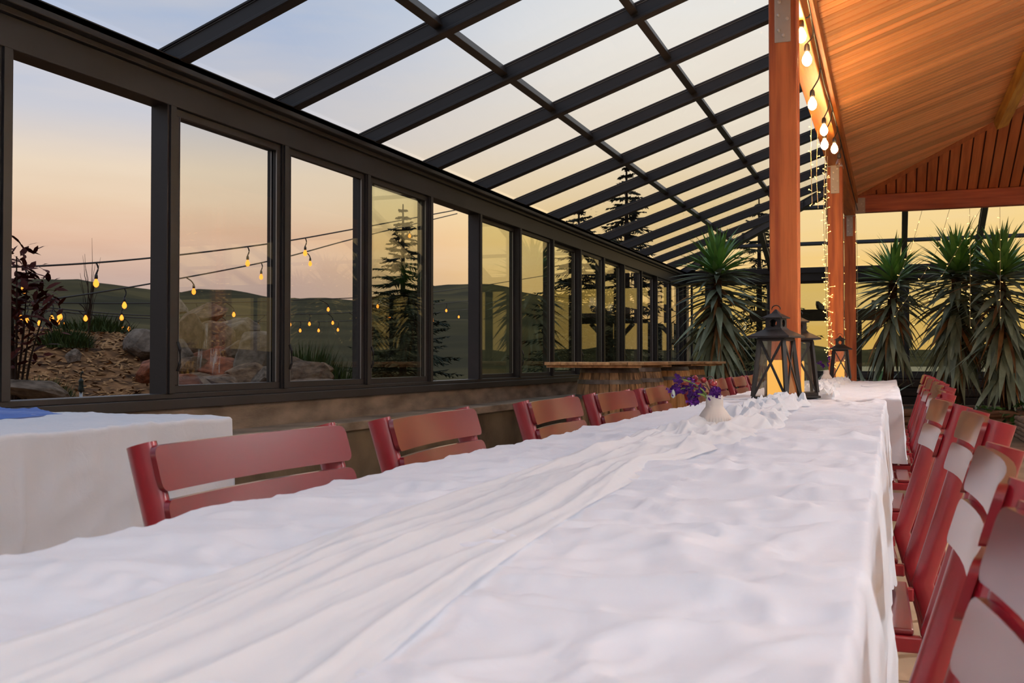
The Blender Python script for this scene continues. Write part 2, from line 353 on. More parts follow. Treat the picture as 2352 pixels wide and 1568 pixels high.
loc(MB().box((-.10,YF-.12,-.1),(.10,YF+.12,2.5)), 'corner_post', 'bronze')
def window(n, p0, axis, width, z0, z1, depth, label, handle=False, gm='pane_glass'):
    """p0 = start corner at floor; axis 'y' (left wall) or 'x' (far wall)"""
    rz = PI/2 if axis == 'y' else 0
    w = thing('window_%d' % n, p0, label, 'window', rz=rz, kind='structure')
    f = MB(); t = .042
    f.box((0,-.016,z0),(width,.016,z0+t)).box((0,-.016,z1-t),(width,.016,z1)).box((0,-.016,z0+t),(t,.016,z1-t)).box((width-t,-.016,z0+t),(width,.016,z1-t))
    bevel(f.build('sash_frame', 'bronze', w, loc=(0,depth,0)), .003)
    g = MB(); e = .005
    g.box((t-.006,-.003,z0+t-.006),(width-t+.006,.003,z1-t+.006)); g.build('glass_pane', gm, w, loc=(0,depth,0))
    tr = MB().box((t,-.018,z0+t),(t+.004,-.012,z1-t)).box((width-t-.004,-.018,z0+t),(width-t,-.012,z1-t)); tr.build('glazing_strip', 'alum', w, loc=(0,depth,0))
    if handle:
        MB().tube([(.02,-.03,z0+.12),(.02,-.045,z0+.16),(.02,-.045,z0+.24),(.02,-.03,z0+.28)], .008, 6).build('handle', 'bronze', w, loc=(0,depth,0))
wn = 0
for k in range(len(gy)-1):
    if gy[k] < -3.9 or gy[k] > YF-.3: continue
    y0 = gy[k]+.036; y1 = min(gy[k+1]-.036, YF-.12)
    if y1-y0 < .3: continue
    wn += 1
    pos = 'beside the camera' if gy[k] < 1.5 else '%s window pane of the left wall counting from the camera' % ORD[min(15,int(round((gy[k]-2.2)/GP)))]
    if k == 6: y0 += GP; y1 += GP; pos = 'slid open over the second window'      # open sliding sash
    if k == 10: y0 -= GP; y1 -= GP; pos = 'slid open over the fourth window'
    window(wn, (WX, y0, 0), 'y', y1-y0, .765, 2.325, (.02 if k % 2 else -.02), 'dark framed tall glass window, '+pos, handle=(k % 2 == 0), gm='pane_glass_tint' if (k in (9,11,12,13,14,15)) else 'pane_glass')
# ---- far wall
wf = thing('wall_far', (0,YF,0), 'dark framed glass end wall behind the yuccas', 'wall', kind='structure')
FX = [-3.58+1.12*k+ .0 for k in range(12)]
FX = [0.2+1.13*k for k in range(-3,8)]
MB().box((-3.6,-.05,-.1),(9,.12,.62)).build('knee_wall', 'timber_dark', wf)
for k in range(4): bevel(MB().box((-3.6,-.13,.01+.15*k),(9,-.05,.01+.15*k+.14)).build('wall_timber', 'timber_dark', wf), .02)
bevel(MB().box((-3.6,-.06,.62),(9,.06,.70)).build('sill_rail', 'bronze', wf), .004)
bevel(MB().box((-3.6,-.10,2.36),(9,.08,2.60)).box((-3.6,-.14,2.50),(9,-.10,2.60)).build('header_beam', 'bronze', wf), .005)
mulx = MB().box((-.036,-.05,.70),(.036,.05,2.36)).mesh('mullion', 'bronze')
for x in FX: link('mullion', mulx, wf, (x,0,0))
edges = [-3.58]+FX
for k in range(len(edges)-1):
    wn += 1
    window(wn, (edges[k]+.036, YF, 0), 'x', edges[k+1]-edges[k]-.072, .70, 2.36, 0, 'dark framed window of the far end wall, %s from the left corner' % ORD[k], gm='pane_glass_tint')

# ---- glass roof (left slope and far slope, meeting at a hip)
cg = thing('ceiling_glass', (0,0,0), 'dark metal glass roof of rafters, purlins and panes', 'glass roof', kind='structure')
XT = -.42; RH = .115
def zr(x): return EZ+SL*(x-WX)
def xend(y): return min(XT, WX+(YF-y))
def raft(p, q, w=.062, h=RH, name='rafter'):
    m = MB().bar(p, q, w, h); d = Vector(q)-Vector(p)
    up = Vector((0,0,1)); n = d.cross(up).normalized(); u = n.cross(d).normalized()
    off = u*(h*.30)
    m2 = MB(); m2.v = m.v; m2.f = m.f
    m2.bar(Vector(p)-u*(h*.5-.012), Vector(q)-u*(h*.5-.012), w+.022, .020)         # bottom flange
    m2.bar(Vector(p)+u*(h*.5-.008), Vector(q)+u*(h*.5-.008), w+.030, .014)         # glazing seat
    o = m2.build(name, 'bronze', cg); bevel(o, .003)
    MB().bar(Vector(p)+u*(h*.5-.017), Vector(q)+u*(h*.5-.017), w+.012, .004).build('glazing_strip', 'alum', cg)
    return o
for y in gy:
    if y > YF-.5 or y < -3.5: continue
    xe = xend(y); h2 = RH/2
    raft((WX-.05,y,zr(WX-.05)-h2), (xe,y,zr(xe)-h2))
PXS = [-2.56,-1.62,-.70]
for px in PXS:
    for k in range(len(gy)-1):
        if gy[k] < -3.9: continue
        y0 = gy[k]+.031; y1 = min(gy[k+1]-.031, YF-(px-WX))
        if y1-y0 < .1: continue
        bevel(MB().bar((px,y0,zr(px)-.035),(px,y1,zr(px)-.035), .055, .062, up=(-SL,0,1)).build('purlin', 'bronze', cg), .003)
xs = [WX+.02]+PXS+[XT]
for k in range(len(gy)-1):
    if gy[k] < -3.9: continue
    for a in range(4):
        y0 = gy[k]; y1 = gy[k+1]; xa = xs[a]; xb = xs[a+1]
        # clip against the hip  x-WX <= YF-y
        poly = []
        for (x,y) in [(xa,y0),(xb,y0),(xb,y1),(xa,y1)]:
            poly.append((x,y))
        def clip(poly):
            out = []
            f = lambda p: (YF-p[1])-(p[0]-WX)
            for i in range(len(poly)):
                p = poly[i]; q = poly[(i+1) % len(poly)]; fp = f(p); fq = f(q)
                if fp >= 0: out.append(p)
                if fp*fq < 0: t = fp/(fp-fq); out.append((p[0]+(q[0]-p[0])*t, p[1]+(q[1]-p[1])*t))
            return out
        poly = clip(poly)
        if len(poly) < 3: continue
        n = len(poly); vs = [(x,y,zr(x)+.002) for x,y in poly]+[(x,y,zr(x)+.010) for x,y in poly]
        fs = [tuple(range(n))[::-1], tuple(range(n,2*n))]+[(i,(i+1)%n,n+(i+1)%n,n+i) for i in range(n)]
        dirty = (k in (13,) and a == 0) or (k in (15,) and a in (0,1)) or (k > 15)
        MB().add(vs, fs).build('roof_pane', 'roof_glass_dirty' if dirty else 'roof_glass', cg)
# far slope
YT = 14.4
def zf(y): return EZ+SL*(YF-y)
for x in FX:
    ye = max(YT, YF-(x-WX)); raft((x,YF+.05,zf(YF+.05)-RH/2),(x,ye,zf(ye)-RH/2))
for py in (17.82,16.55,15.4):
    x0 = WX+(YF-py)
    bevel(MB().bar((x0,py,zf(py)-.035),(9,py,zf(py)-.035), .05, .055, up=(0,SL,1)).build('purlin', 'bronze', cg), .003)
raft((WX,YF,EZ-RH/2),(WX+(YF-YT),YT,zf(YT)-RH/2), .075, .13, 'hip_rafter')
ed = [WX]+FX+[9]
for k in range(len(ed)-1):
    xa, xb = ed[k], ed[k+1]
    ya = max(YT, YF-(xa-WX)); yb = max(YT, YF-(xb-WX))
    pts = [(xa,YF),(xb,YF),(xb,yb),(xa,ya)]
    if k == 0: pts = pts[:3]
    n = len(pts); vs = [(x,y,zf(y)+.002) for x,y in pts]+[(x,y,zf(y)+.010) for x,y in pts]
    MB().add(vs, [tuple(range(n)), tuple(range(n,2*n))[::-1]]+[(i,(i+1)%n,n+(i+1)%n,n+i) for i in range(n)]).build('roof_pane', 'roof_glass', cg)

# ---- timber pavilion: posts, beams, hip ceiling
PX0, PX1 = -.522, -.396; PXC = (PX0+PX1)/2; PW = .126; BZ = 2.64; BT = 2.86; PY = [4.75,9.2,12.44]
def timber_post(y, label, front_plate=True):
    t = thing('timber_post', (PXC,y,0), label, 'post', 'posts along the long table')
    bevel(MB().box((-PW/2,-PW/2,0),(PW/2,PW/2,BZ)).build('post', 'post_wood', t), .006)
    pl = thing_part('bracket_plate', t, MB().box((-.036,-PW/2-.006,BZ-.245),(.036,-PW/2,BZ+.01)), 'plate')
    bevel(pl, .008)
    bm_ = MB().lathe([(0.0001,0),(.009,0),(.009,.004),(.006,.007),(0.0001,.008)], 8, cap=False).mesh('bolt', 'bolt')
    for (x,z) in [(.018,-.03),(-.014,-.06),(-.018,-.12),(.02,-.14),(-.016,-.19),(.004,-.215)]:
        link('bolt', bm_, pl, (x,-PW/2-.006,BZ+z), (PI/2,0,0))
    bevel(MB().box((-PW/2-.004,-PW/2-.004,BZ-.012),(PW/2+.004,PW/2+.004,BZ-.002)).build('cap_plate', 'plate', t), .002)
    return t
def thing_part(name, par, mb, mat): return mb.build(name, mat, par)
timber_post(PY[0], 'thick reddish stained post rising between the two big black lanterns')
timber_post(PY[1], 'middle reddish post wrapped in tangled fairy lights')
timber_post(PY[2], 'farthest slim reddish post edged by a straight fairy light strand')
bt = thing('timber_beam', (PXC,0,BZ), 'long golden timber beam carrying hanging bulbs over the posts', 'beam')
bevel(MB().box((-PW/2,-5,0),(PW/2,12.5,BT-BZ)).build('beam', 'beam_wood', bt), .006)
bevel(MB().box((PW/2,-5,.14),(PW/2+.03,12.4,BT-BZ+.01)).build('edge_trim', 'beam_wood', bt), .004)
bx_ = thing('timber_beam', (PX1,12.44,BZ), 'reddish cross beam spanning above the yuccas at the far end', 'beam')
bevel(MB().box((.0,-.063,.03),(7.6,.063,BT-BZ+.01)).build('beam', 'beam_wood_x', bx_), .006)
bp_ = bevel(MB().box((.0,-.07,.02),(.11,-.063,BT-BZ-.02)).build('bracket_plate', 'plate', bx_), .003)
bm2 = MB().lathe([(0.0001,0),(.009,0),(.009,.004),(0.0001,.007)], 8, cap=False).mesh('bolt', 'bolt')
for (x,z) in [(.09,.05),(.09,.10),(.09,.16),(.07,.13)]: link('bolt', bm2, bp_, (x,-.07,z), (PI/2,0,0))
ct = thing('ceiling_timber', (0,0,0), 'orange stained hip ceiling of narrow wooden boards', 'ceiling', kind='structure')
CX = PX1+.02; CZ0 = BT; CS = .345; CY = 12.42; RX = 3.3
def zc(x): return CZ0+CS*(x-CX)
ang = math.atan(CS); pitch = .0945
pk = MB().box((0,-pitch/2+.007,0),(1,pitch/2-.007,.012)).mesh('ceiling_board', 'ceil_wood')
y = CY-pitch
while y > -3:
    Lx = min(RX-CX, CY-y)
    if Lx > .03:
        Lr = Lx/math.cos(ang)
        link('ceiling_board', pk, ct, (CX,y,CZ0), (0,-ang,0), (Lr,1,1))
    y -= pitch
gp = .107
gb = MB().box((-gp/2+.008,0,0),(gp/2-.008,1,.012)).mesh('hip_board', 'gable_wood')
x = CX+gp/2
while x < RX+.05:
    Ly = (x-CX); link('hip_board', gb, ct, (x,CY,CZ0), (ang,0,PI), (1,Ly/math.cos(ang),1)); x += gp
# right half (mirrors beyond the ridge), hip continued
HR = RX-CX
for k, (pts) in enumerate([[(CX,-5,CZ0),(CX,CY,CZ0),(RX,CY-HR,zc(RX)),(RX,-5,zc(RX))], [(CX,CY,CZ0),(2*RX-CX,CY,CZ0),(RX,CY-HR,zc(RX))], [(2*RX-CX,-5,CZ0),(RX,-5,zc(RX)),(RX,CY-HR,zc(RX)),(2*RX-CX,CY,CZ0)]]):
    n = len(pts); off = .018
    vs = [(a,b_,c+off) for a,b_,c in pts]+[(a,b_,c+off+.05) for a,b_,c in pts]
    MB().add(vs, [tuple(range(n)), tuple(range(n,2*n))[::-1]]+[(i,(i+1)%n,n+(i+1)%n,n+i) for i in range(n)]).build('roof_deck', 'ceil_back' , ct)
bevel(MB().bar((CX,CY,CZ0-.008),(RX,CY-HR,zc(RX)-.008), .10, .018).build('hip_trim', 'gable_wood', ct), .003)
# fascias closing the gap between timber roof and glass roof
MB().box((PX0,-4,BT),(PX0+.03,CY,zr(PX0)-.02)).build('fascia_board', 'bronze', ct)
MB().box((PX0,CY+.06,BT),(9,CY+.09,zf(YT)+.0)).build('fascia_board', 'bronze', ct)
MB().box((PX0,CY+.09,zf(YT)-.06),(9,YT+.02,zf(YT)-.02)).build('fascia_board', 'bronze', ct)
pu = thing('ceiling_purlin', (1.0,0,zc(1.0)), 'pale yellow timber purlin under the sloping board ceiling', 'beam')
bevel(MB().box((-.055,-4,-.10),(.055,10.95,-.01), Matrix.Rotation(-ang,4,'Y')).build('purlin', 'purlin_wood', pu), .004)

# ================================================================== TABLES AND CLOTHS
TZ = .75
def table(x0, x1, y0, y1, label, group=None, legs=None):
    t = thing('folding_table', ((x0+x1)/2,(y0+y1)/2,0), label, 'table', group)
    hx = (x1-x0)/2; hy = (y1-y0)/2
    bevel(MB().box((-hx,-hy,TZ-.045),(hx,hy,TZ-.006)).build('tabletop', 'house', t), .006)
    L_ = legs or ((y0+.05,y1-.05),(y0+.05,y1-.05))
    for sx, ys in ((-1,L_[0]),(1,L_[1])):
        for yy in ys:
            yl = yy-(y0+y1)/2; MB().tube([(sx*(hx-.06),yl,0),(sx*(hx-.06),yl,TZ-.05)], .014, 8).build('leg', 'bronze', t, True)
    return t
def cloth(name, x0, x1, y0, y1, drop, seed, label, mat='cloth', lift=0, endn=None, endf=None, amp=1., step=None, ends=True, rightbulge=0, rumple=None, dropL=None, sidemat=None, res=.010, cross=1.):
    cx, cy = (x0+x1)/2, (y0+y1)/2; Wd = x1-x0; Ln = y1-y0; dl = dropL if dropL is not None else drop
    sv = np.concatenate([-np.linspace(dl,.02,int(dl/.018)), np.array([-.012,-.006,-.002]), np.linspace(0,Wd,int(Wd/res)+1), Wd+np.array([.002,.006,.012]), Wd+np.linspace(.02,drop,int(drop/.018))])
    tv = np.linspace(0,Ln,int(Ln/res)+1)
    en = drop if endn is None and ends else (endn or 0); ef = drop if endf is None and ends else (endf or 0)
    def edrop(d): return np.concatenate([np.array([.002,.006,.012]), np.linspace(.02,d,max(2,int(d/.02)))]) if d > .02 else (np.array([.002,.006,d]) if d else np.array([]))
    tv = np.concatenate([-edrop(en)[::-1], tv, Ln+edrop(ef)])
    S, T = np.meshgrid(sv, tv, indexing='ij')
    ds = np.where(S<0, -S, np.where(S>Wd, S-Wd, 0)); dt_ = np.where(T<0, -T, np.where(T>Ln, T-Ln, 0))
    Xc = np.clip(S,0,Wd); Yc = np.clip(T,0,Ln); X = x0+Xc; Y = y0+Yc
    # wrinkles on the top: broad swells, cross creases, fine crumple
    wx = X+.05*pnoise(X*5, Y*5, seed+50); wy = Y+.06*pnoise(X*3+9, Y*4, seed+51)
    edge = np.exp(-(Wd-Xc)/.12)+.4*np.exp(-Xc/.12)
    w = .0085*fbm(wx*1.8, wy*4.2, seed, 3)*cross
    w += .0085*(ridged(wx*1.5+3, wy*4.6, seed+3)**3-.15)*cross
    w += .0048*(ridged(wx*5.5, wy*8.5, seed+5)**4)
    w += .0026*(ridged(wx*12, wy*11, seed+6)**4)
    w += .0011*fbm(X*30, Y*34, seed+8, 2)
    w += edge*(.010*pnoise(wx*3.0, wy*7.0, seed+11)+.006*(ridged(wx*4, wy*9, seed+13)**3-.2))
    w *= amp*1.55*(.40+.60*np.clip(Xc/.20,0,1))
    for cxl in (.33,.66): w += .0016*amp*np.exp(-((Xc/Wd-cxl)*Wd/.004)**2)          # pressed fold lines
    for cyl in (.36,.72): w += .0022*amp*np.exp(-((Yc-Ln*cyl+.01*np.sin(Xc*6))/.005)**2)
    if step:
        for (ys, hh, wid, xa, xb) in step:
            m_ = np.clip((X-xa)/.12,0,1)*np.clip((xb-X)/.06,0,1); yy = (Y-ys-.03*pnoise(X*4,X*0,seed+20))
            w += hh*m_*np.where(yy<0, np.exp(-(yy/wid)**2), np.exp(-(yy/(wid*.25))**2))*(.75+.5*pnoise(X*9,Y*2,seed+21))
    Z = TZ+.007+lift+np.maximum(w,-.004)
    # hanging sides with folds
    fold = .010+.022*(np.sin(Y*9+3*pnoise(Y*1.7,Y*0,seed+30))*.5+.5)*np.clip(ds/drop,0,1)+.012*pnoise(Y*14,ds*3,seed+31)*np.clip(ds/.1,0,1)
    for cyl in (.12,.36,.58,.80): fold = fold+.005*np.exp(-((Yc-Ln*cyl-.01*np.sin(ds*9))/.007)**2)*np.clip(ds/.05,0,1)
    fold = fold+.006*(ridged(Yc*4+ds*2, ds*5, seed+70)**4)*np.clip(ds/.1,0,1)
    fold = np.where(ds>0, np.minimum(ds*.9+.001,.010)+ (fold-.010)*1.0+rightbulge*np.clip(ds/drop,0,1)*(S>Wd), 0)
    foldy = np.where(dt_>0, np.minimum(dt_*.9+.001,.010)+.018*(np.sin(X*11)*.5+.5)*np.clip(dt_/drop,0,1), 0)
    X = X+np.where(S<0,-1,1)*fold; Y = Y+np.where(T<0,-1,1)*foldy
    dmax = np.maximum(ds,dt_); Z = Z-np.maximum(dmax-.004,0)*1.0
    Z += np.where(dmax>.02, .002*fbm(X*20+Y*20, Z*14, seed+33, 2), 0)
    if rumple is not None: X, Y, Z = rumple(X, Y, Z, S, T, Wd, Ln)
    o = grid_mesh(name, X-cx, Y-cy, Z, mat, flip=False); o.location = (cx,cy,0)
    tag(o, label, 'tablecloth'); return o
TX0, TX1 = -.785, -.035
table(TX0+.005, TX1-.005, -.02, 2.60, 'nearest folding table hidden under the wrinkled white cloth', legs=((.05,2.44),(.05,2.44)))
table(TX0+.005, TX1-.005, 2.62, 4.58, 'folding table under the cloth with the first black lantern at its end', legs=((3.01,4.50),(3.32,4.30)))
table(-.765, .015, 4.92, 6.90, 'folding table under cloth just past the thick post', legs=((5.39,6.80),(5.02,6.42)))
table(-.765, .015, 6.93, 8.95, 'farthest folding table under the cloth holding the small lantern', legs=((7.45,8.88),(7.20,8.88)))
cloth('tablecloth', TX0-.003, TX1+.004, -.02, 2.66, .30, 11, 'wrinkled white tablecloth filling the foreground', step=[(1.02,.006,.05,-.36,-.06),(2.47,.020,.10,-.42,-.03),(1.55,.007,.05,-.55,-.03),(2.05,.007,.04,-.40,-.05)], res=.0075, ends=False, lift=.004, endf=.012)
cloth('tablecloth', TX0, TX1, 2.58, 4.60, .30, 23, 'white tablecloth beneath the vase runner, second from the camera', ends=False, endf=.30, step=[(3.2,.007,.05,-.55,-.05),(3.9,.006,.05,-.6,-.05)])
cloth('tablecloth', -.775, .026, 4.90, 6.97, .30, 37, 'white tablecloth starting behind the thick post', ends=False, endn=.30, endf=.012, lift=.004)
cloth('tablecloth', -.772, .022, 6.90, 8.97, .30, 41, 'farthest white tablecloth of the long row, under the small lantern', ends=False, endf=.30)

# runners
def runner(name, pts, label, seed, zb, n=90, mat='gauze', fold=.010, rum=None, mt=360, zbase=None, cat='table runner'):
    """pts: (y, centre x, half width)"""
    ys = np.linspace(pts[0][0], pts[-1][0], mt); py = [p[0] for p in pts]
    cxs = np.interp(ys, py, [p[1] for p in pts]); hw = np.interp(ys, py, [p[2] for p in pts])
    u = np.linspace(-1,1,n); Uu, Yy = np.meshgrid(u, ys, indexing='ij'); C = np.interp(Yy, ys, cxs); H = np.interp(Yy, ys, hw)
    rm = np.interp(Yy, [p[0] for p in rum], [p[1] for p in rum]) if rum else Yy*0
    warp = .35*pnoise(Uu*1.3, Yy*2.2, seed)+.45*rm*pnoise(Uu*1.4, Yy*5, seed+1)
    f = (ridged(Uu*1.5+warp*1.6, Yy*.55+3, seed+2)**1.6)*.9+.45*ridged(Uu*3.2+warp*2, Yy*1.1, seed+3)**2
    Z = fold*f*np.clip((1.02-np.abs(Uu))*4,0.15,1)
    Z += rm*(.024*(ridged(Uu*1.1+warp, Yy*3.6, seed+4)**1.5)+.013*ridged(Uu*2.2+warp, Yy*6.5, seed+5)**2)*np.clip((1.05-np.abs(Uu))*3,0.1,1)
    Z += .0012*fbm(Uu*8, Yy*14, seed+6, 3)
    X = C+Uu*H*(1+.12*pnoise(Yy*3, Uu*.3, seed+7)+.30*rm*pnoise(Yy*5, Uu*.5, seed+8))+.02*rm*pnoise(Uu*2, Yy*7, seed+9)
    Y = Yy+.02*rm*pnoise(Uu*5, Yy*8, seed+10)
    y0 = pts[0][0]; o = grid_mesh(name, X-pts[0][1], Y-y0, Z+zb, mat, flip=False); o.location = (pts[0][1], y0, 0)
    tag(o, label, cat); return o
runner('table_runner', [(-.02,-.38,.12),(.5,-.405,.118),(.9,-.43,.103),(1.6,-.465,.098),(2.0,-.43,.105),(2.3,-.395,.115),(2.7,-.37,.105),(3.2,-.385,.085),(3.7,-.415,.085),(4.12,-.40,.095),(4.22,-.39,.06)],
       'sheer white gauze runner trailing down the near table past the vase', 61, TZ+.0195, rum=[(-.1,.0),(1.5,.1),(2.0,.55),(2.3,1.0),(4.2,1.2)], mt=620, n=110, fold=.012)
runner('table_runner', [(4.98,-.30,.05),(5.4,-.36,.085),(6.2,-.40,.085),(7.0,-.42,.09),(7.8,-.40,.10),(8.45,-.37,.08),(8.52,-.37,.05)], 'bunched white gauze runner on the far tables before the small lantern', 75, TZ+.016, rum=[(4.9,1.2),(9,1.1)], mt=360)

# left serving table by the windows
table(-3.14, -2.10, .75, 2.80, 'serving table under a long pink lit cloth by the windows')
cloth('tablecloth', -3.15, -2.09, .74, 2.81, .66, 83, 'long smooth tablecloth on the separate table at the left under the windows', amp=.35, ends=True, mat='cloth')
runner('table_runner', [(.80,-2.80,.25),(1.6,-2.80,.25),(2.3,-2.84,.23),(2.70,-2.88,.18)], 'blue gauze runner lying on the left table', 95, TZ+.009, mat='blue_gauze', rum=[(.8,.25),(3.1,.5)], fold=.010, mt=200)

# ================================================================== CHAIRS
LEAN = math.tan(math.radians(17))
def make_chair():
    t = thing('slat_chair', (0,0,0), 'chair', 'chair')
    for s in (-1,1):
        y = s*.213
        pts = [(-.275,y*1.03,0),(-.235,y*1.01,.22),(-.174,y,.45),(-.174-.19*LEAN,y,.64),(-.290,y,.83)]
        m = MB()
        # flattened oval tube, wide in x
        o = len(m.v); n = 14
        for i,p in enumerate(pts):
            for k in range(n):
                a = 2*PI*k/n; m.v.append((p[0]+.023*math.cos(a)-.014, p[1]+.0125*math.sin(a), p[2]+(.006*math.cos(a) if i == 4 else 0)))
        for i in range(len(pts)-1):
            for k in range(n): m.f.append((i*n+k, i*n+(k+1)%n, (i+1)*n+(k+1)%n, (i+1)*n+k))
        m.f.append(tuple(range(n))[::-1]); m.f.append(tuple(range((len(pts)-1)*n, len(pts)*n)))
        b = m.build('rear_leg', 'chair_red_dark', t, True); b.modifiers.new('es','EDGE_SPLIT').split_angle = .9
        MB().tube([(.185,y*1.0,0),(.168,y*.98,.43)], [.012,.016], 12).build('front_leg', 'chair_red_dark', t, True)
        bevel(MB().bar((-.17,y*.98,.425),(.18,y*.98,.425), .02, .03).build('seat_rail', 'chair_red_dark', t), .004)
    # back slats: curved in plan, rounded corners
    def slat(zc_, h, w, name):
        us = [-1,-.994,-.982,-.965,-.945,-.925,-.85,-.7,-.5,-.25,0]; us = us+[-q for q in us[:-1]][::-1]
        nu, nv = len(us), 9; hh = h/2; r = .013; V = []; F = []
        for side in (0,1):
            for i in range(nu):
                u = us[i]; yy = u*w/2
                dy = w/2-abs(yy); cut = 0
                if dy < r: cut = r-math.sqrt(max(0, r*r-(r-dy)**2))
                for j in range(nv):
                    v = -1+2*j/(nv-1); zz = v*(hh-cut); z = zc_+zz
                    x = -.290-LEAN*(z-.83)*1.0+.015-.019*(1-u*u)*1.0+(.0045 if side == 0 else -.0045)
                    V.append((x, yy, z))
        q = nu*nv
        for i in range(nu-1):
            for j in range(nv-1):
                a = i*nv+j; F.append((a,a+nv,a+nv+1,a+1)); F.append((q+a,q+a+1,q+a+nv+1,q+a+nv))
        for i in range(nu-1):
            a = i*nv; F.append((a,q+a,q+a+nv,a+nv)); a = i*nv+nv-1; F.append((a,a+nv,q+a+nv,q+a))
        for j in range(nv-1):
            a = j; F.append((a,a+1,q+a+1,q+a)); a = (nu-1)*nv+j; F.append((a,q+a,q+a+1,a+1))
        m = MB(); m.v = V; m.f = F; o = m.build(name, 'chair_red', t, True)
        es = o.modifiers.new('es','EDGE_SPLIT'); es.split_angle = .8
        return o
    slat(.801,.058,.455,'back_slat'); slat(.732,.058,.450,'back_slat')
    for k in range(6):
        x = -.155+k*.060
        bevel(MB().box((x,-.21,.440-.006*math.sin(PI*k/5)),(x+.052,.21,.452-.006*math.sin(PI*k/5))).build('seat_slat', 'chair_red', t), .004)
    MB().tube([(.177,-.205,.20),(.177,.205,.20)], .008, 8).build('stretcher', 'chair_red_dark', t, True)
    return t
ch0 = make_chair(); used = False
def place_chair(bx_top, y, side, label, rz=0):
    global used
    c = ch0 if not used else copy_tree(ch0); used = True
    ox = bx_top+.29 if side == 'L' else bx_top-.29
    c.location = (ox, y, 0); c.scale = (1,1,1.009); c.rotation_euler = (0,0,(0 if side == 'L' else PI)+math.radians(rz))
    c['label'] = label; c['category'] = 'chair'; c['group'] = 'red slatted chairs along the long table'
LCH = [(-.905,1.265,-2,'red slatted chair on the left side closest to the camera, before the left table'),
 (-.90,1.90,3,'red slatted chair, second from the camera on the window side'),
 (-.905,2.69,1,'red slatted chair, third from the camera on the window side'),
 (-.90,3.32,-1,'red slatted chair in front of the dark barrel, fourth on the window side'),
 (-.90,3.95,2,'red slatted chair beside the purple flowers, fifth on the window side'),
 (-.93,5.07,0,'red slatted chair at the far table behind the vase flowers, sixth on the window side'),
 (-.93,5.72,2,'red slatted chair below the left yucca, seventh on the window side'),
 (-.93,6.45,-1,'red slatted chair left of the big lantern, eighth on the window side'),
 (-.93,7.10,1,'red slatted chair half hidden behind the big lantern')]
for a in LCH: place_chair(a[0], a[1], 'L', a[3], a[2])
RCH = [(.105,.625,2,'red slatted chair at the bottom right corner, closest to the camera'),
 (.115,1.235,-2,'red slatted chair, second from the camera on the right side'),
 (.165,2.19,1,'red slatted chair, third from the camera on the right side'),
 (.135,2.87,3,'red slatted chair, fourth from the camera on the right side'),
 (.165,3.78,-2,'red slatted chair, fifth from the camera on the right side'),
 (.20,4.62,1,'red slatted chair, sixth from the camera on the right side'),
 (.215,5.35,0,'red slatted chair, seventh from the camera on the right side'),
 (.215,6.05,1,'red slatted chair, eighth from the camera on the right side'),
 (.22,6.80,-1,'red slatted chair, last but one on the right side'),
 (.22,7.60,0,'red slatted chair farthest away on the right side')]
for a in RCH: place_chair(a[0], a[1], 'R', a[3], a[2])

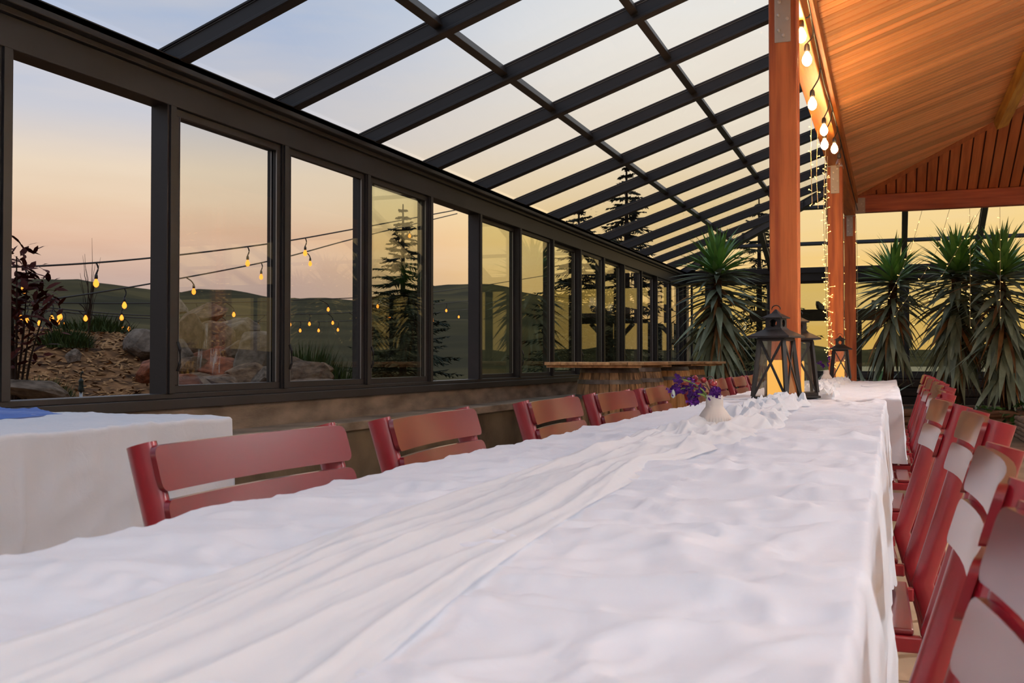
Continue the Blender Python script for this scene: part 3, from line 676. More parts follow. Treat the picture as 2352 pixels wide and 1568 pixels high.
# ================================================================== LANTERNS AND CANDLES
def make_lantern(x, y, z, s, rz, label):
    t = thing('candle_lantern', (x,y,z), label, 'lantern', 'black lanterns on the tables', rz); t.scale = (s,s,s)
    b = .085; tp = .060; z0 = .028; z1 = .285
    bevel(MB().box((-.095,-.095,0),(.095,.095,.012)).box((-b,-b,.012),(b,b,z0)).build('base', 'lantern_metal', t), .002)
    for sx in (-1,1):
        for sy in (-1,1): MB().bar((sx*b*.93,sy*b*.93,z0),(sx*tp*.93,sy*tp*.93,z1), .017, .017, up=(sx,sy,0)).build('corner_post', 'lantern_metal', t)
    for k in range(4):
        M = Matrix.Rotation(k*PI/2,4,'Z')
        for sg in (-1,1) if k != 2 else ():
            p = M @ Vector((sg*b*.9,-b*.95,z0)); q = M @ Vector((-sg*tp*.9,-tp*.95,z1)); MB().bar(p, q, .010, .006, up=M @ Vector((0,1,0))).build('cross_brace', 'lantern_metal', t)
        g = MB().add([M @ Vector(v) for v in [(-b*.93,-b*.9,z0),(b*.93,-b*.9,z0),(tp*.93,-tp*.9,z1),(-tp*.93,-tp*.9,z1),(-b*.93,-b*.88,z0),(b*.93,-b*.88,z0),(tp*.93,-tp*.88,z1),(-tp*.93,-tp*.88,z1)]],
             [(0,1,2,3),(7,6,5,4),(0,4,5,1),(1,5,6,2),(2,6,7,3),(3,7,4,0)]); g.build('glass_pane', 'lantern_glass', t)
    bevel(MB().box((-tp-.004,-tp-.004,z1-.006),(tp+.004,tp+.004,z1+.010)).build('top_rail', 'lantern_metal', t), .002)
    m = MB()
    def ring(w, z): return [(-w,-w,z),(w,-w,z),(w,w,z),(-w,w,z)]
    def frus(levels):
        vs = []; fs = []
        for w,z in levels: vs += ring(w,z)
        for i in range(len(levels)-1):
            for k in range(4): fs.append((i*4+k,i*4+(k+1)%4,(i+1)*4+(k+1)%4,(i+1)*4+k))
        fs.append((3,2,1,0)); n = (len(levels)-1)*4; fs.append((n,n+1,n+2,n+3)); return vs, fs
    m.add(*frus([(.098,z1+.008),(.098,z1+.016),(.045,z1+.045),(.036,z1+.056)])); m.build('roof', 'lantern_metal', t)
    # chimney: four plates with a round hole
    def plate_hole(w, z0_, z1_, rr, th):
        n = 24; zc_ = (z0_+z1_)/2; V = []; F = []
        for yy in (-th/2, th/2):
            for k in range(n):
                a = 2*PI*k/n+PI/n; V.append((rr*math.cos(a), yy, zc_+rr*math.sin(a)))
            for k in range(n):
                a = 2*PI*k/n+PI/n; c, s_ = math.cos(a), math.sin(a); hz = (z1_-z0_)/2; f = min(w/max(abs(c),1e-6), hz/max(abs(s_),1e-6)); V.append((c*f, yy, zc_+s_*f))
        for k in range(n):
            k2 = (k+1)%n; F += [(k,k2,n+k2,n+k),(2*n+k,3*n+k,3*n+k2,2*n+k2),(k,2*n+k,2*n+k2,k2),(n+k,n+k2,3*n+k2,3*n+k)]
        return V, F
    m = MB()
    for k in range(4):
        M = Matrix.Rotation(k*PI/2,4,'Z') @ Matrix.Translation((0,-.034,0)); V, F = plate_hole(.036, z1+.050, z1+.098, .017, .003); m.add(V, F, M)
    m.build('chimney', 'lantern_metal', t)
    m = MB(); m.add(*frus([(.048,z1+.096),(.048,z1+.101),(.016,z1+.120),(.003,z1+.138)])); m.build('cap', 'lantern_metal', t)
    m = MB(); m.tube([(.020*math.cos(a), 0, z1+.140+.016*math.sin(a)) for a in np.linspace(-.3,PI+.3,10)], .0025, 6).build('ring', 'lantern_metal', t, True)
    return t
def candle(x, y, z, r, h, label):
    t = thing('pillar_candle', (x,y,z), label, 'candle', 'candles in lanterns')
    n = 28; prof = [(r*.97,0),(r,.004),(r,h-.006),(r*.96,h),(r*.80,h),(r*.72,h-.012),(.0005,h-.016)]
    o = MB().lathe(prof, n, cap=False).build('wax', 'candle_lit', t, True)
    MB().tube([(0,0,h-.016),(.001,.001,h-.004)], .0015, 6).build('wick', 'socket', t)
make_lantern(-.464, 4.40, TZ+.016, .94, math.radians(-16), 'black metal lantern with glowing candle in front of the thick post')
candle(-.464, 4.40, TZ+.042, .038, .155, 'tall glowing orange pillar candle inside the front lantern')
make_lantern(-.425, 5.03, TZ+.016, .95, math.radians(12), 'black metal lantern standing half hidden behind the thick post')
candle(-.435, 5.03, TZ+.042, .036, .150, 'glowing orange pillar candle inside the lantern behind the post')
make_lantern(-.405, 8.72, TZ+.016, .90, math.radians(8), 'small looking black lantern on the far table before the fairy light post')
candle(-.405, 8.72, TZ+.04, .034, .14, 'glowing pale orange candle inside the far lantern')

# ================================================================== VASES AND FLOWERS
def vase(x, y, z, s, label):
    t = thing('bud_vase', (x,y,z), label, 'vase', 'white ribbed bud vases'); t.scale = (s,s,s)
    prof = [(.030,0),(.037,.002),(.0395,.008),(.0400,.016),(.0400,.030),(.0385,.036),(.030,.049),(.0245,.056),(.0215,.060),(.0210,.064),(.0208,.084),(.0205,.088),(.0180,.088),(.0180,.060),(.0300,.036),(.030,.006),(.0005,.005)]
    def rib(a, zz): return 1+(.022*math.cos(a*34) if .004 < zz < .031 else 0)
    MB().lathe(prof, 136, rmod=rib, cap=False).build('body', 'ceramic', t, True)
    return t
def blossom_mesh(seed):
    r = random.Random(seed); m = MB()
    for p in range(6):
        a = 2*PI*p/6+r.uniform(-.3,.3); L = r.uniform(.008,.012); w = r.uniform(.006,.008); up = r.uniform(-.004,.006)
        c, s = math.cos(a), math.sin(a)
        def P3(l, ww, z): return (c*l-s*ww, s*l+c*ww, z)
        m.add([P3(0,0,0),P3(L*.6,-w*.6,up*.5+.002),P3(L*.6,w*.6,up*.5+.001),P3(L,-w*.7,up),P3(L*1.1,0,up+.003),P3(L,w*.7,up-.002)], [(0,1,2),(1,3,4),(1,4,2),(2,4,5)])
    m.lathe([(.0005,-.004),(.003,-.001),(.003,.003),(.0005,.005)], 6, cap=False)
    return m.mesh('blossom', 'petal')
BLM = [blossom_mesh(i) for i in range(4)]
def flower_spike(base, tip, mid, nb, seed, label, sc=1., pale=False):
    r = random.Random(seed); t = thing('flower_stem', base, label, 'flower', 'purple flowers in the vase'); B = Vector(base)
    def bez(u): a = Vector(base); m_ = Vector(mid); c = Vector(tip); return a*(1-u)**2+m_*2*u*(1-u)+c*u*u
    MB().tube([bez(u/8)-B for u in range(9)], [.0022]*8+[.0012], 6).build('stem', 'stem', t, True)
    for k in range(nb):
        u = .52+.48*k/max(1,nb-1); p = bez(u)-B+Vector((r.uniform(-1,1),r.uniform(-1,1),r.uniform(-1,1)))*.007
        o = link('blossom', BLM[k%4], t, p, (r.uniform(-1.4,1.4), r.uniform(-1.4,1.4), r.uniform(0,6)), [sc*r.uniform(.85,1.25)]*3)
    if pale:
        MB().lathe([(.0005,-.012),(.005,-.008),(.0055,.004),(.0005,.012)], 8, cap=False).build('bud', 'petal_pale', t, True, loc=bez(1)-B)
def hip_sprig(base, tip, mid, label, seed):
    t = thing('rosehip_sprig', base, label, 'flower', 'red hips in the vase'); B = Vector(base)
    def bez(u): a = Vector(base); m_ = Vector(mid); c = Vector(tip); return a*(1-u)**2+m_*2*u*(1-u)+c*u*u
    MB().tube([bez(u/8)-B for u in range(9)], .0014, 6).build('stem', 'stem_dark', t, True)
    h = MB().lathe([(.0005,-.012),(.005,-.010),(.0082,-.002),(.0078,.006),(.004,.011),(.0026,.013)], 14, cap=True)
    h.build('hip', 'rosehip', t, True, loc=bez(1)-B, rot=(seed*.7,seed*.4,0))
VX, VY = -.408, 2.47; VZ = TZ+.024
vase(VX, VY, VZ, 1.0, 'white ribbed vase with purple flowers on the near table')
n0 = (VX-.008, VY, VZ+.070)
flower_spike(n0, (VX-.098,VY-.02,VZ+.092), (VX-.05,VY,VZ+.128), 9, 1, 'purple flower spike curving left out of the near vase with a pale bud tip', 1.0, True)
flower_spike(n0, (VX-.080,VY-.03,VZ+.128), (VX-.03,VY,VZ+.118), 5, 2, 'purple flower spike reaching highest at the left of the near vase', 1.0)
flower_spike(n0, (VX-.052,VY-.05,VZ+.066), (VX-.04,VY-.03,VZ+.115), 8, 3, 'purple flower spike drooping in front of the near vase', 1.05)
flower_spike((VX,VY,VZ+.07), (VX+.006,VY-.02,VZ+.098), (VX+.004,VY-.01,VZ+.09), 6, 4, 'purple blossoms clustered over the mouth of the near vase', 1.0)
hip_sprig((VX-.004,VY+.004,VZ+.07), (VX-.050,VY+.01,VZ+.126), (VX-.02,VY,VZ+.14), 'dark red rosehip at the left above the purple flowers', 1)
hip_sprig((VX-.002,VY+.006,VZ+.07), (VX-.028,VY+.01,VZ+.124), (VX+.01,VY,VZ+.16), 'dark red rosehip hanging from a hooked stem above the vase', 2)
hip_sprig((VX+.002,VY+.004,VZ+.07), (VX-.003,VY+.01,VZ+.116), (VX+.008,VY,VZ+.11), 'bright red rosehip at the right above the vase mouth', 3)
hip_sprig((VX,VY+.002,VZ+.07), (VX-.040,VY,VZ+.112), (VX-.01,VY,VZ+.12), 'small red rosehip low between the purple blossoms', 4)
vase(-.475, 8.05, VZ, 1.05, 'white ribbed vase on the far table left of the small lantern')
flower_spike((-.475,8.05,VZ+.07), (-.54,8.03,VZ+.15), (-.49,8.05,VZ+.15), 6, 9, 'dark purple flower spike leaning left in the far vase', 1.3)
flower_spike((-.475,8.05,VZ+.07), (-.45,8.05,VZ+.19), (-.47,8.05,VZ+.13), 5, 10, 'dark flower spike standing upright in the far vase', 1.3)

# ================================================================== BARRELS AND PLANK TOPS
def make_barrel(x, y, mat, label, rz):
    t = thing('wine_barrel', (x,y,0), label, 'barrel', 'wine barrels by the windows', rz); H = .87; n = 20
    def rad(z): u = (z/H-.5)*2; return .33-.062*u*u
    m = MB(); a0 = PI/n*.94; nz = 9; th = .022
    for i in range(nz+1):
        z = H*i/nz
        for (rr, aa) in ((rad(z),-a0),(rad(z)*1.004,0),(rad(z),a0),(rad(z)-th,a0),(rad(z)-th,-a0)):
            m.v.append((rr*math.cos(aa), rr*math.sin(aa), z))
    for i in range(nz):
        for k in range(5): m.f.append((i*5+k,i*5+(k+1)%5,(i+1)*5+(k+1)%5,(i+1)*5+k))
    m.f.append((4,3,2,1,0)); m.f.append(tuple(nz*5+k for k in range(5)))
    me = m.mesh('stave', mat)
    for k in range(n): link('stave', me, t, rot=(0,0,2*PI*k/n))
    for z0, z1 in ((.0,.045),(.11,.15),(.25,.285),(.585,.62),(.72,.76),(.825,.87)):
        MB().lathe([(rad(z0)+.002,z0),(rad(z0)+.006,z0),(rad(z1)+.006,z1),(rad(z1)+.002,z1)], 40, cap=False).build('hoop', 'hoop', t)
    MB().lathe([(.0005,H-.03),(.25,H-.03)], 24, cap=False).build('barrel_head', 'barrel_head', t)
    return t
make_barrel(-2.52, 9.25, 'barrel_old', 'dark weathered wine barrel nearest to the camera', .1)
make_barrel(-2.50, 10.12, 'barrel_old', 'dark wine barrel half hidden behind the nearest one', .5)
make_barrel(-2.42, 11.20, 'barrel_new', 'light oak wine barrel in the middle of the row', .2)
make_barrel(-2.46, 12.40, 'barrel_new', 'light oak wine barrel farthest away by the left yucca', .7)
def plank_top(cx, cy, wx, wy, z, n, label, rz, seed):
    r = random.Random(seed); t = thing('plank_tabletop', (cx,cy,z), label, 'tabletop', 'plank tops on the barrels', rz); pw = wx/n
    for k in range(n):
        e0 = r.uniform(0,.03); e1 = r.uniform(0,.03); tz = r.uniform(0,.004)
        bevel(MB().box((-wx/2+k*pw+.003,-wy/2+e0,.024),(-wx/2+(k+1)*pw-.003,wy/2-e1,.050+tz)).build('plank', 'plank_top', t), .004)
    for yy in (-wy/2+.06, wy/2-.10):
        bevel(MB().box((-wx/2,yy,0),(wx/2-.05,yy+.045,.024)).build('cleat', 'plank_top', t), .003)
plank_top(-2.53, 9.22, .96, .86, .872, 6, 'square plank tabletop on the nearest dark barrel', math.radians(-3), 1)
plank_top(-2.47, 10.72, .80, 1.50, .872, 5, 'plank tabletop spanning the two middle barrels', math.radians(2), 2)
plank_top(-2.62, 12.45, 1.32, 1.1, .872, 8, 'grey plank tabletop on the farthest barrel', math.radians(4), 3)

# ================================================================== YUCCAS AND OTHER INDOOR PLANTS
def leaf_mesh(name, L, w, arch, droop, mat):
    m = MB(); n = 7; pos = Vector((0,0,0)); a = arch
    for i in range(n+1):
        u = i/n; ww = w*(.45+1.15*math.sin(PI*min(1,u*.9+.12))**1.0)*(1-u**3)*.62; fold = .25*ww
        x = pos.x; z = pos.z
        nx, nz_ = -math.sin(a), math.cos(a)
        m.v += [(x+nx*fold, -ww, z+nz_*fold), (x, 0, z), (x+nx*fold, ww, z+nz_*fold)]
        pos = pos+Vector((math.cos(a),0,math.sin(a)))*(L/n); a -= droop/n
    for i in range(n):
        m.f += [(i*3,(i+1)*3,(i+1)*3+1,i*3+1),(i*3+1,(i+1)*3+1,(i+1)*3+2,i*3+2)]
    return m.mesh(name, mat, True)
LG = [leaf_mesh('leaf', .52, .030, 0, .25, 'leaf_green'), leaf_mesh('leaf', .56, .028, 0, .55, 'leaf_green'), leaf_mesh('leaf', .46, .032, 0, .1, 'leaf_green')]
LR = [leaf_mesh('leaf', .56, .034, 0, .35, 'leaf_grey'), leaf_mesh('leaf', .50, .036, 0, .6, 'leaf_grey'), leaf_mesh('leaf', .60, .032, 0, .2, 'leaf_grey')]
LD = [leaf_mesh('leaf', .55, .020, 0, .5, 'leaf_dry')]
def yucca(x, y, zt, skirt, label, seed, ncrown=85, nskirt=170, sc=1., zbase=.2, lean=(0,0)):
    r = random.Random(seed); t = thing('yucca_plant', (x,y,zbase), label, 'plant', 'yuccas in the far planters'); h = zt-zbase
    MB().tube([(-lean[0],-lean[1],0),(-lean[0]*.5,-lean[1]*.5,h*.5),(0,0,h+.03)], [.075,.07,.06], 10).build('trunk', 'trunk', t, True)
    for k in range(ncrown):
        u = k/ncrown; el_ = math.radians(88-92*u**.85)+r.uniform(-.12,.12); a = k*2.39996+r.uniform(-.2,.2)
        link('leaf', LG[r.randrange(3)] if u < .8 else LR[r.randrange(3)], t, (.03*math.cos(a)*u, .03*math.sin(a)*u, h+.05-.12*u), (r.uniform(-.3,.3), -el_, a), [sc*r.uniform(.85,1.1)]*3)
    for k in range(nskirt):
        u = k/nskirt; el_ = math.radians(0-56*min(1,u*1.25))+r.uniform(-.22,.22); a = k*2.39996+r.uniform(-.3,.3); zz = h-.05-skirt*u
        f = zz/h; q = Vector((-lean[0]*(1-f), -lean[1]*(1-f), 0))
        dry = r.random() < .10+.25*u
        link('leaf', LD[0] if dry else LR[r.randrange(3)], t, (q.x+.06*math.cos(a), q.y+.06*math.sin(a), zz), (r.uniform(-.4,.4), -el_, a), [sc*r.uniform(.8,1.15)]*3)
    return t
yucca(-2.30, 14.2, 2.18, 1.15, 'tall yucca with drooping leaf skirt at the left by the barrels', 3, 95, 200, 1.30, .12)
yucca(.02, 14.75, 2.05, .85, 'yucca with a thinner crown just right of the posts', 4, 85, 140, 1.15, .24, (.1,0))
yucca(.80, 14.55, 2.10, 1.05, 'full yucca in the middle of the right planter', 5, 100, 200, 1.32, .24)
yucca(1.30, 14.30, 2.05, 1.25, 'full yucca at the right of the planter, skirt hanging lowest', 6, 100, 200, 1.32, .24, (-.1,0))
yucca(2.10, 14.75, 1.95, 1.0, 'yucca at the right edge of the picture', 8, 80, 130, 1.05, .24)
def agave(x, y, z, sc, label, seed, n=16):
    r = random.Random(seed); t = thing('agave_plant', (x,y,z), label, 'plant', 'small spiky plants near the far wall')
    for k in range(n):
        a = k*2.4+r.uniform(-.2,.2); el_ = math.radians(80-50*k/n)+r.uniform(-.1,.1)
        link('leaf', (LR+LG)[r.randrange(6)], t, (.03*math.cos(a),.03*math.sin(a),0), (0,-el_,a), [sc*r.uniform(.8,1.15)]*3)
agave(-1.95, 16.2, .24, 1.15, 'small spiky plant left of the front lantern behind the chairs', 21, 20)
agave(-1.25, 16.4, .24, 1.0, 'small spiky plant directly behind the front lantern', 22)
agave(-.75, 16.0, .24, 1.1, 'small spiky plant between the first and middle posts', 23)
agave(-.28, 14.95, .24, 1.25, 'spiky plant right of the farthest post behind the table end', 24, 20)
# planters of half-round landscape timbers
def timber_bed(x0, x1, y0, y1, rows, label, mat='log_wood', r=.055):
    t = thing('timber_planter', ((x0+x1)/2,y0,0), label, 'planter'); hx = (x1-x0)/2; d = y1-y0
    for k in range(rows):
        z = r+k*r*1.85
        MB().tube([(-hx,0,z),(hx,0,z)], r, 10).build('timber', mat, t, True).modifiers.new('es','EDGE_SPLIT').split_angle = .9
        MB().tube([(-hx,d,z),(hx,d,z)], r, 10).build('timber', mat, t, True).modifiers.new('es','EDGE_SPLIT').split_angle = .9
        for s in (-1,1): MB().tube([(s*hx,.06,z),(s*hx,d-.06,z)], r*.98, 10).build('timber', mat, t, True)
    ht = rows*r*1.85
    X, Y = np.meshgrid(np.linspace(-hx+.02,hx-.02,40), np.linspace(.02,d-.02,16), indexing='ij')
    grid_mesh('soil', X, Y, ht-.03+.03*fbm(X*3,Y*3,5), 'soil', t, flip=False)
    return t
timber_bed(-.25, 2.9, 13.95, 15.3, 3, 'dark timber planter along the far right holding the yuccas')
timber_bed(-2.85, -1.75, 13.75, 14.7, 1, 'low timber planter under the left yucca')
timber_bed(-2.6, -.45, 15.7, 16.8, 3, 'timber planter with spiky plants in front of the far wall')
tb = thing('raised_bed', (1.45,12.6,0), 'pale log raised bed cut off by the right picture edge', 'planter')
for k in range(5):
    z = .03+k*.052
    bevel(MB().box((-.06,-1.1,z-.026),(0,1.1,z+.024)).build('log', 'bed_wood', tb), .018)
    bevel(MB().box((0,1.04,z-.026),(1.6,1.1,z+.024)).build('log', 'bed_wood', tb), .018)
    bevel(MB().box((0,-1.1,z-.026),(1.6,-1.04,z+.024)).build('log', 'bed_wood', tb), .018)
MB().box((0,-1.04,.0),(1.6,1.04,.20)).build('soil', 'soil', tb)
# trailing vine
vt = thing('trailing_vine', (1.3,13.9,.24), 'round leaved green vine spilling over the right planter edge', 'plant')
rl = MB(); n = 9
rl.v = [(0,0,.002)]+[(.036*math.cos(2*PI*k/n), .036*math.sin(2*PI*k/n), -.004) for k in range(n)]; rl.f = [(0,1+k,1+(k+1)%n) for k in range(n)]
rlm = rl.mesh('leaf', 'vine_leaf', True)
for k in range(230):
    x = U(-.62,1.2); front = R.random() < .4
    yy = U(-.10,-.06) if front else U(-.04,.32); z = U(-.20,.02) if front else U(.02,.12)+.06*max(0,math.sin(x*7))
    s = U(.7,1.5)
    link('leaf', rlm, vt, (x,yy,z), (U(.2,1.3) if front else U(-.5,.8), U(-.6,.6), U(0,6)), (s,s,s))
for k in range(7):
    x = U(-.5,1.1); pts = [(x,.1,-.02),(x+U(-.1,.1),.02,.10),(x+U(-.2,.2),-.08,.02),(x+U(-.3,.3),-.10,-.14)]
    MB().tube(pts, .004, 5).build('stem', 'stem_dark', vt, True)

# ================================================================== STRING LIGHTS
def catmull(pts, n=8):
    P_ = [Vector(p) for p in pts]; P_ = [P_[0]*2-P_[1]]+P_+[P_[-1]*2-P_[-2]]; out = []
    for i in range(1,len(P_)-2):
        for k in range(n):
            t = k/n; a,b_,c,d = P_[i-1],P_[i],P_[i+1],P_[i+2]
            out.append(.5*((2*b_)+(c-a)*t+(2*a-5*b_+4*c-d)*t*t+(3*b_-a-3*c+d)*t**3))
    return out+[P_[-2]]
def bulb_meshes(s, lit):
    b = MB().lathe([(.008*s,0),(.012*s,-.008*s),(.022*s,-.026*s),(.026*s,-.044*s),(.022*s,-.062*s),(.011*s,-.074*s),(.0005,-.078*s)], 14, cap=False).mesh('bulb', lit, True)
    k = MB().lathe([(.004*s,.048*s),(.010*s,.044*s),(.014*s,.034*s),(.016*s,.010*s),(.013*s,0),(.0005,-.001)], 10, cap=False).mesh('socket', 'socket', True)
    return b, k
def string_light(pts, bulbs, label, group, lit, s=1., dropL=.10, cord='cord', r=.006, unlit=()):
    p0 = Vector(pts[0]); t = thing('string_light', p0, label, 'string light', group)
    cp = catmull([Vector(p)-p0 for p in pts]); MB().tube(cp, r, 6).build('cord', cord, t, True)
    bm_, km = bulb_meshes(s, lit)
    bu, _ = bulb_meshes(s, 'bulb_clear')
    for i, p in enumerate(bulbs):
        q = Vector(p)-p0
        best = min(cp, key=lambda c: (c-Vector((q.x,q.y,q.z+dropL))).length)
        top = q+Vector((0,0,.046*s))
        o = link('bulb', bu if i in unlit else bm_, t, q); link('socket', km, o)
        mid = (best+top)/2+Vector((.01,.012,0)); MB().tube(catmull([best, mid, top], 5), r*.8, 5).build('lead', cord, t, True)
    return t
# bulbs along the timber beam
bb = [(-.415,5.16,2.602),(-.405,5.38,2.545),(-.42,5.95,2.450),(-.405,6.75,2.470),(-.42,7.06,2.440),(-.385,7.62,2.520),(-.375,8.10,2.500)]
string_light([(-.40,3.2,2.63),(-.375,4.6,2.70),(-.375,5.5,2.66),(-.372,6.2,2.60),(-.37,6.9,2.63),(-.37,7.8,2.66),(-.37,9.4,2.66),(-.37,11.0,2.67),(-.365,12.2,2.67)], bb,
    'string of bright hanging bulbs under the golden timber beam', None, 'bulb_lit', .95, .12, 'cord', .005, unlit=(6,))
# added fill lamps shaped as drum pendants, unseen, brightening the interior (behind and to the right of the camera)
def pendant(x, y, z, watts, label):
    t = thing('fill_lamp', (x,y,z), label, 'lamp', 'added drum fill lamps out of view')
    MB().lathe([(.26,-.16),(.262,-.16),(.262,.16),(.26,.16)], 36, cap=False).build('shade', 'shade_fabric', t, True)
    MB().tube([(0,0,.10),(0,0,(zr(x) if x < -.5 else zc(min(x,2*RX-x)))-z+.02)], .006, 6).build('cord', 'cord', t, True)
    MB().bar((-.26,0,.15),(.26,0,.15), .006, .006).bar((0,-.26,.15),(0,.26,.15), .006, .006).build('spider_frame', 'bronze', t)
    ld = bpy.data.lights.new('fill_light', 'POINT'); ld.energy = watts; ld.color = (.86,.935,1); ld.shadow_soft_size = .14
    link('fill_light', ld, t)
for (x,y,z,w,l) in ((1.5,-1.6,2.75,FILL_W*1.15,'added drum fill lamp, unseen behind the camera'),(2.5,1.6,2.85,FILL_W,'added drum fill lamp, unseen over the right aisle beside the camera'),(1.9,5.2,2.85,FILL_W,'added drum fill lamp, unseen over the right aisle farther along'),(-1.8,-2.0,2.25,FILL_W*.45,'added drum fill lamp, unseen under the glass roof behind the camera'),(4.3,2.0,2.75,FILL_W,'added drum fill lamp, unseen deep in the pavilion'),(6.7,11.2,2.65,FILL_W*2.2,'added drum fill lamp, unseen at the far right of the pavilion')):
    pendant(x,y,z,w,l)
# outdoor strings
OUT = 'outdoor bulb strings beyond the windows'
def outdoor(X, yz, n, label, off, s=.95, y0=None):
    pts = [(X,y,z+.95) for y,z in yz]; cp = catmull(pts, 16); L = len(cp); bl = []
    for k in range(n):
        c = cp[int((k+off)*(L-1)/n)]; bl.append((c.x, c.y, c.z-.15*s))
    string_light(pts, bl, label, OUT, 'bulb_out', s, .14*s, 'cord', .009)
outdoor(-6.5, [(5.2,.66),(6.25,.76),(7.62,.96),(9.57,1.31),(11.43,1.70),(14.81,2.43)], 8, 'outdoor bulb string hanging highest, rising to the right', .4)
outdoor(-7.5, [(6.2,.42),(7.22,.55),(8.79,.83),(11.04,1.29),(13.19,1.82),(16.89,2.69)], 9, 'outdoor bulb string second highest, crossing the hills', .2)
outdoor(-9, [(7.6,.62),(8.66,.64),(10.51,.73),(13.38,.92),(19.14,1.42),(28.18,2.57)], 16, 'outdoor bulb string in the middle, nearly level over the hills', .6)
outdoor(-10, [(8.5,.72),(9.62,.66),(11.68,.63),(14.86,.78),(17.77,.96),(23.34,1.49)], 18, 'outdoor bulb string second lowest, sagging over the mulch', .3)
outdoor(-11, [(9.5,.74),(10.59,.68),(12.85,.65),(16.35,.73),(19.55,.87),(25.67,1.4)], 18, 'outdoor bulb string hanging lowest, farthest from the windows', .7)
# fairy light strands
octa = [(1,0,0),(-1,0,0),(0,1,0),(0,-1,0),(0,0,1),(0,0,-1)]; octf = [(0,2,4),(2,1,4),(1,3,4),(3,0,4),(2,0,5),(1,2,5),(3,1,5),(0,3,5)]
def fairy(pts, label, sp=.08, spread=.03, seed=0, cord='cord_pale', r=.0022, br=.0052):
    rr = random.Random(seed); p0 = Vector(pts[0]); t = thing('fairy_light_strand', p0, label, 'fairy lights', 'fairy light strands')
    cp = catmull([Vector(p)-p0 for p in pts], 14); MB().tube(cp, r, 5).build('wire', cord, t)
    m = MB(); acc = 0; L = 0
    for i in range(1,len(cp)):
        acc += (cp[i]-cp[i-1]).length
        if acc > sp:
            acc = 0; d = Vector((rr.uniform(-1,1),rr.uniform(-1,1),rr.uniform(-.6,.6))).normalized()*spread*rr.uniform(.5,1)
            q = cp[i]+d; m.add([q+Vector(v)*br for v in octa], octf); m.tube([cp[i], q], .0012, 3, cap=False)
    if m.v:
        tag(m.build('tiny_bulbs', 'fairy', t), kind='stuff')
F = fairy; pz = 2.62
F([(-.50,7.0,2.60),(-.505,7.0,2.30),(-.50,7.02,2.0)], 'fairy light strand hanging straight just right of the thick post', seed=1)
F([(-.50,7.6,2.62),(-.51,7.62,2.3),(-.50,7.6,2.05)], 'fairy light strand hanging second right of the thick post', seed=2)
F([(-.48,8.2,2.62),(-.50,8.25,2.1),(-.52,8.8,1.6),(-.53,9.12,1.2),(-.50,9.12,.95)], 'fairy light strand swooping down to the middle post', seed=3, sp=.06)
F([(-.49,8.6,2.62),(-.50,8.65,2.2),(-.53,9.0,1.75),(-.53,9.12,1.35),(-.47,9.12,1.0)], 'fairy light strand bunched at the left edge of the middle post', seed=4, sp=.05, spread=.04)
F([(-.52,9.0,2.6),(-.535,9.1,2.0),(-.52,9.12,1.5),(-.48,9.12,1.1),(-.46,9.12,.90)], 'fairy light strand running down the face of the middle post', seed=5, sp=.05, spread=.045)
F([(-.53,9.15,1.75),(-.51,9.11,1.55),(-.53,9.12,1.35),(-.49,9.11,1.2),(-.51,9.11,1.02),(-.45,9.11,.85)], 'tangled fairy light clump low on the middle post', seed=6, sp=.03, spread=.06)
F([(-.525,12.34,2.6),(-.53,12.34,2.0),(-.53,12.34,1.4),(-.53,12.34,.8)], 'fairy light strand straight down the left edge of the farthest post', seed=7, sp=.12, r=.006)
F([(-.385,12.35,2.6),(-.375,12.36,1.9),(-.38,12.36,1.2)], 'fairy light strand along the right edge of the farthest post', seed=8, sp=.14)
F([(.33,12.4,2.66),(.22,12.8,2.3),(.05,13.3,1.9),(-.12,13.7,1.6)], 'fairy light strand slanting left over the thin yucca', seed=9, sp=.13)
F([(.62,12.4,2.66),(.48,12.9,2.2),(.20,13.5,1.75),(.02,13.8,1.5)], 'fairy light strand slanting beside the dark roof rafter', seed=10, sp=.12)
F([(.95,12.4,2.66),(.70,12.9,2.2),(.45,13.4,1.75),(.25,13.75,1.4)], 'fairy light strand slanting between the left and middle yuccas', seed=11, sp=.13)
F([(.83,12.45,2.66),(.835,12.5,2.1),(.83,12.5,1.6),(.83,12.5,1.30)], 'fairy light strand hanging straight before the middle yucca', seed=12, sp=.08)
F([(1.14,12.45,2.66),(1.145,12.5,2.1),(1.14,12.5,1.6),(1.14,12.5,1.38)], 'fairy light strand hanging straight before the right yucca', seed=13, sp=.09)

# ================================================================== OUTSIDE
def mound_z(X, Y):          # garden mound height
    g = lambda cx,cy,sx,sy,h: h*np.exp(-((X-cx)/sx)**2-((Y-cy)/sy)**2)
    Z = g(-10.2,8.6,3.0,4.6,1.13)+g(-8.2,11.0,1.7,2.2,.45)+g(-10.5,14.0,3.0,2.6,.30)
    k = np.clip((-X-4.0)/1.6,0,1); Z = -.12+Z*k+.35*k*np.exp(-((Y-6)/5)**2)
    Z = Z+.05*fbm(X*1.3,Y*1.3,4)+.02*fbm(X*6,Y*6,8)
    return Z-.9*np.clip((-X-13)/4,0,1)**1.5
def gz(x, y): return float(mound_z(np.array([x]), np.array([y]))[0])
def mnd():
    X, Y = np.meshgrid(np.linspace(-17,-3.95,130), np.linspace(-2,21,200), indexing='ij')
    return grid_mesh('garden_mound', X, Y, mound_z(X, Y), 'mulch', flip=False)
tag(mnd(), 'bark mulch mound outside the windows', 'ground', kind='structure')
cv = MB(); rc = random.Random(5)
NC = 14000; cx_ = -4.3-np.array([rc.random()**.9 for _ in range(NC)])*7.5; cy_ = np.array([rc.uniform(2.5,15) for _ in range(NC)]); cz_ = mound_z(cx_, cy_)+.012
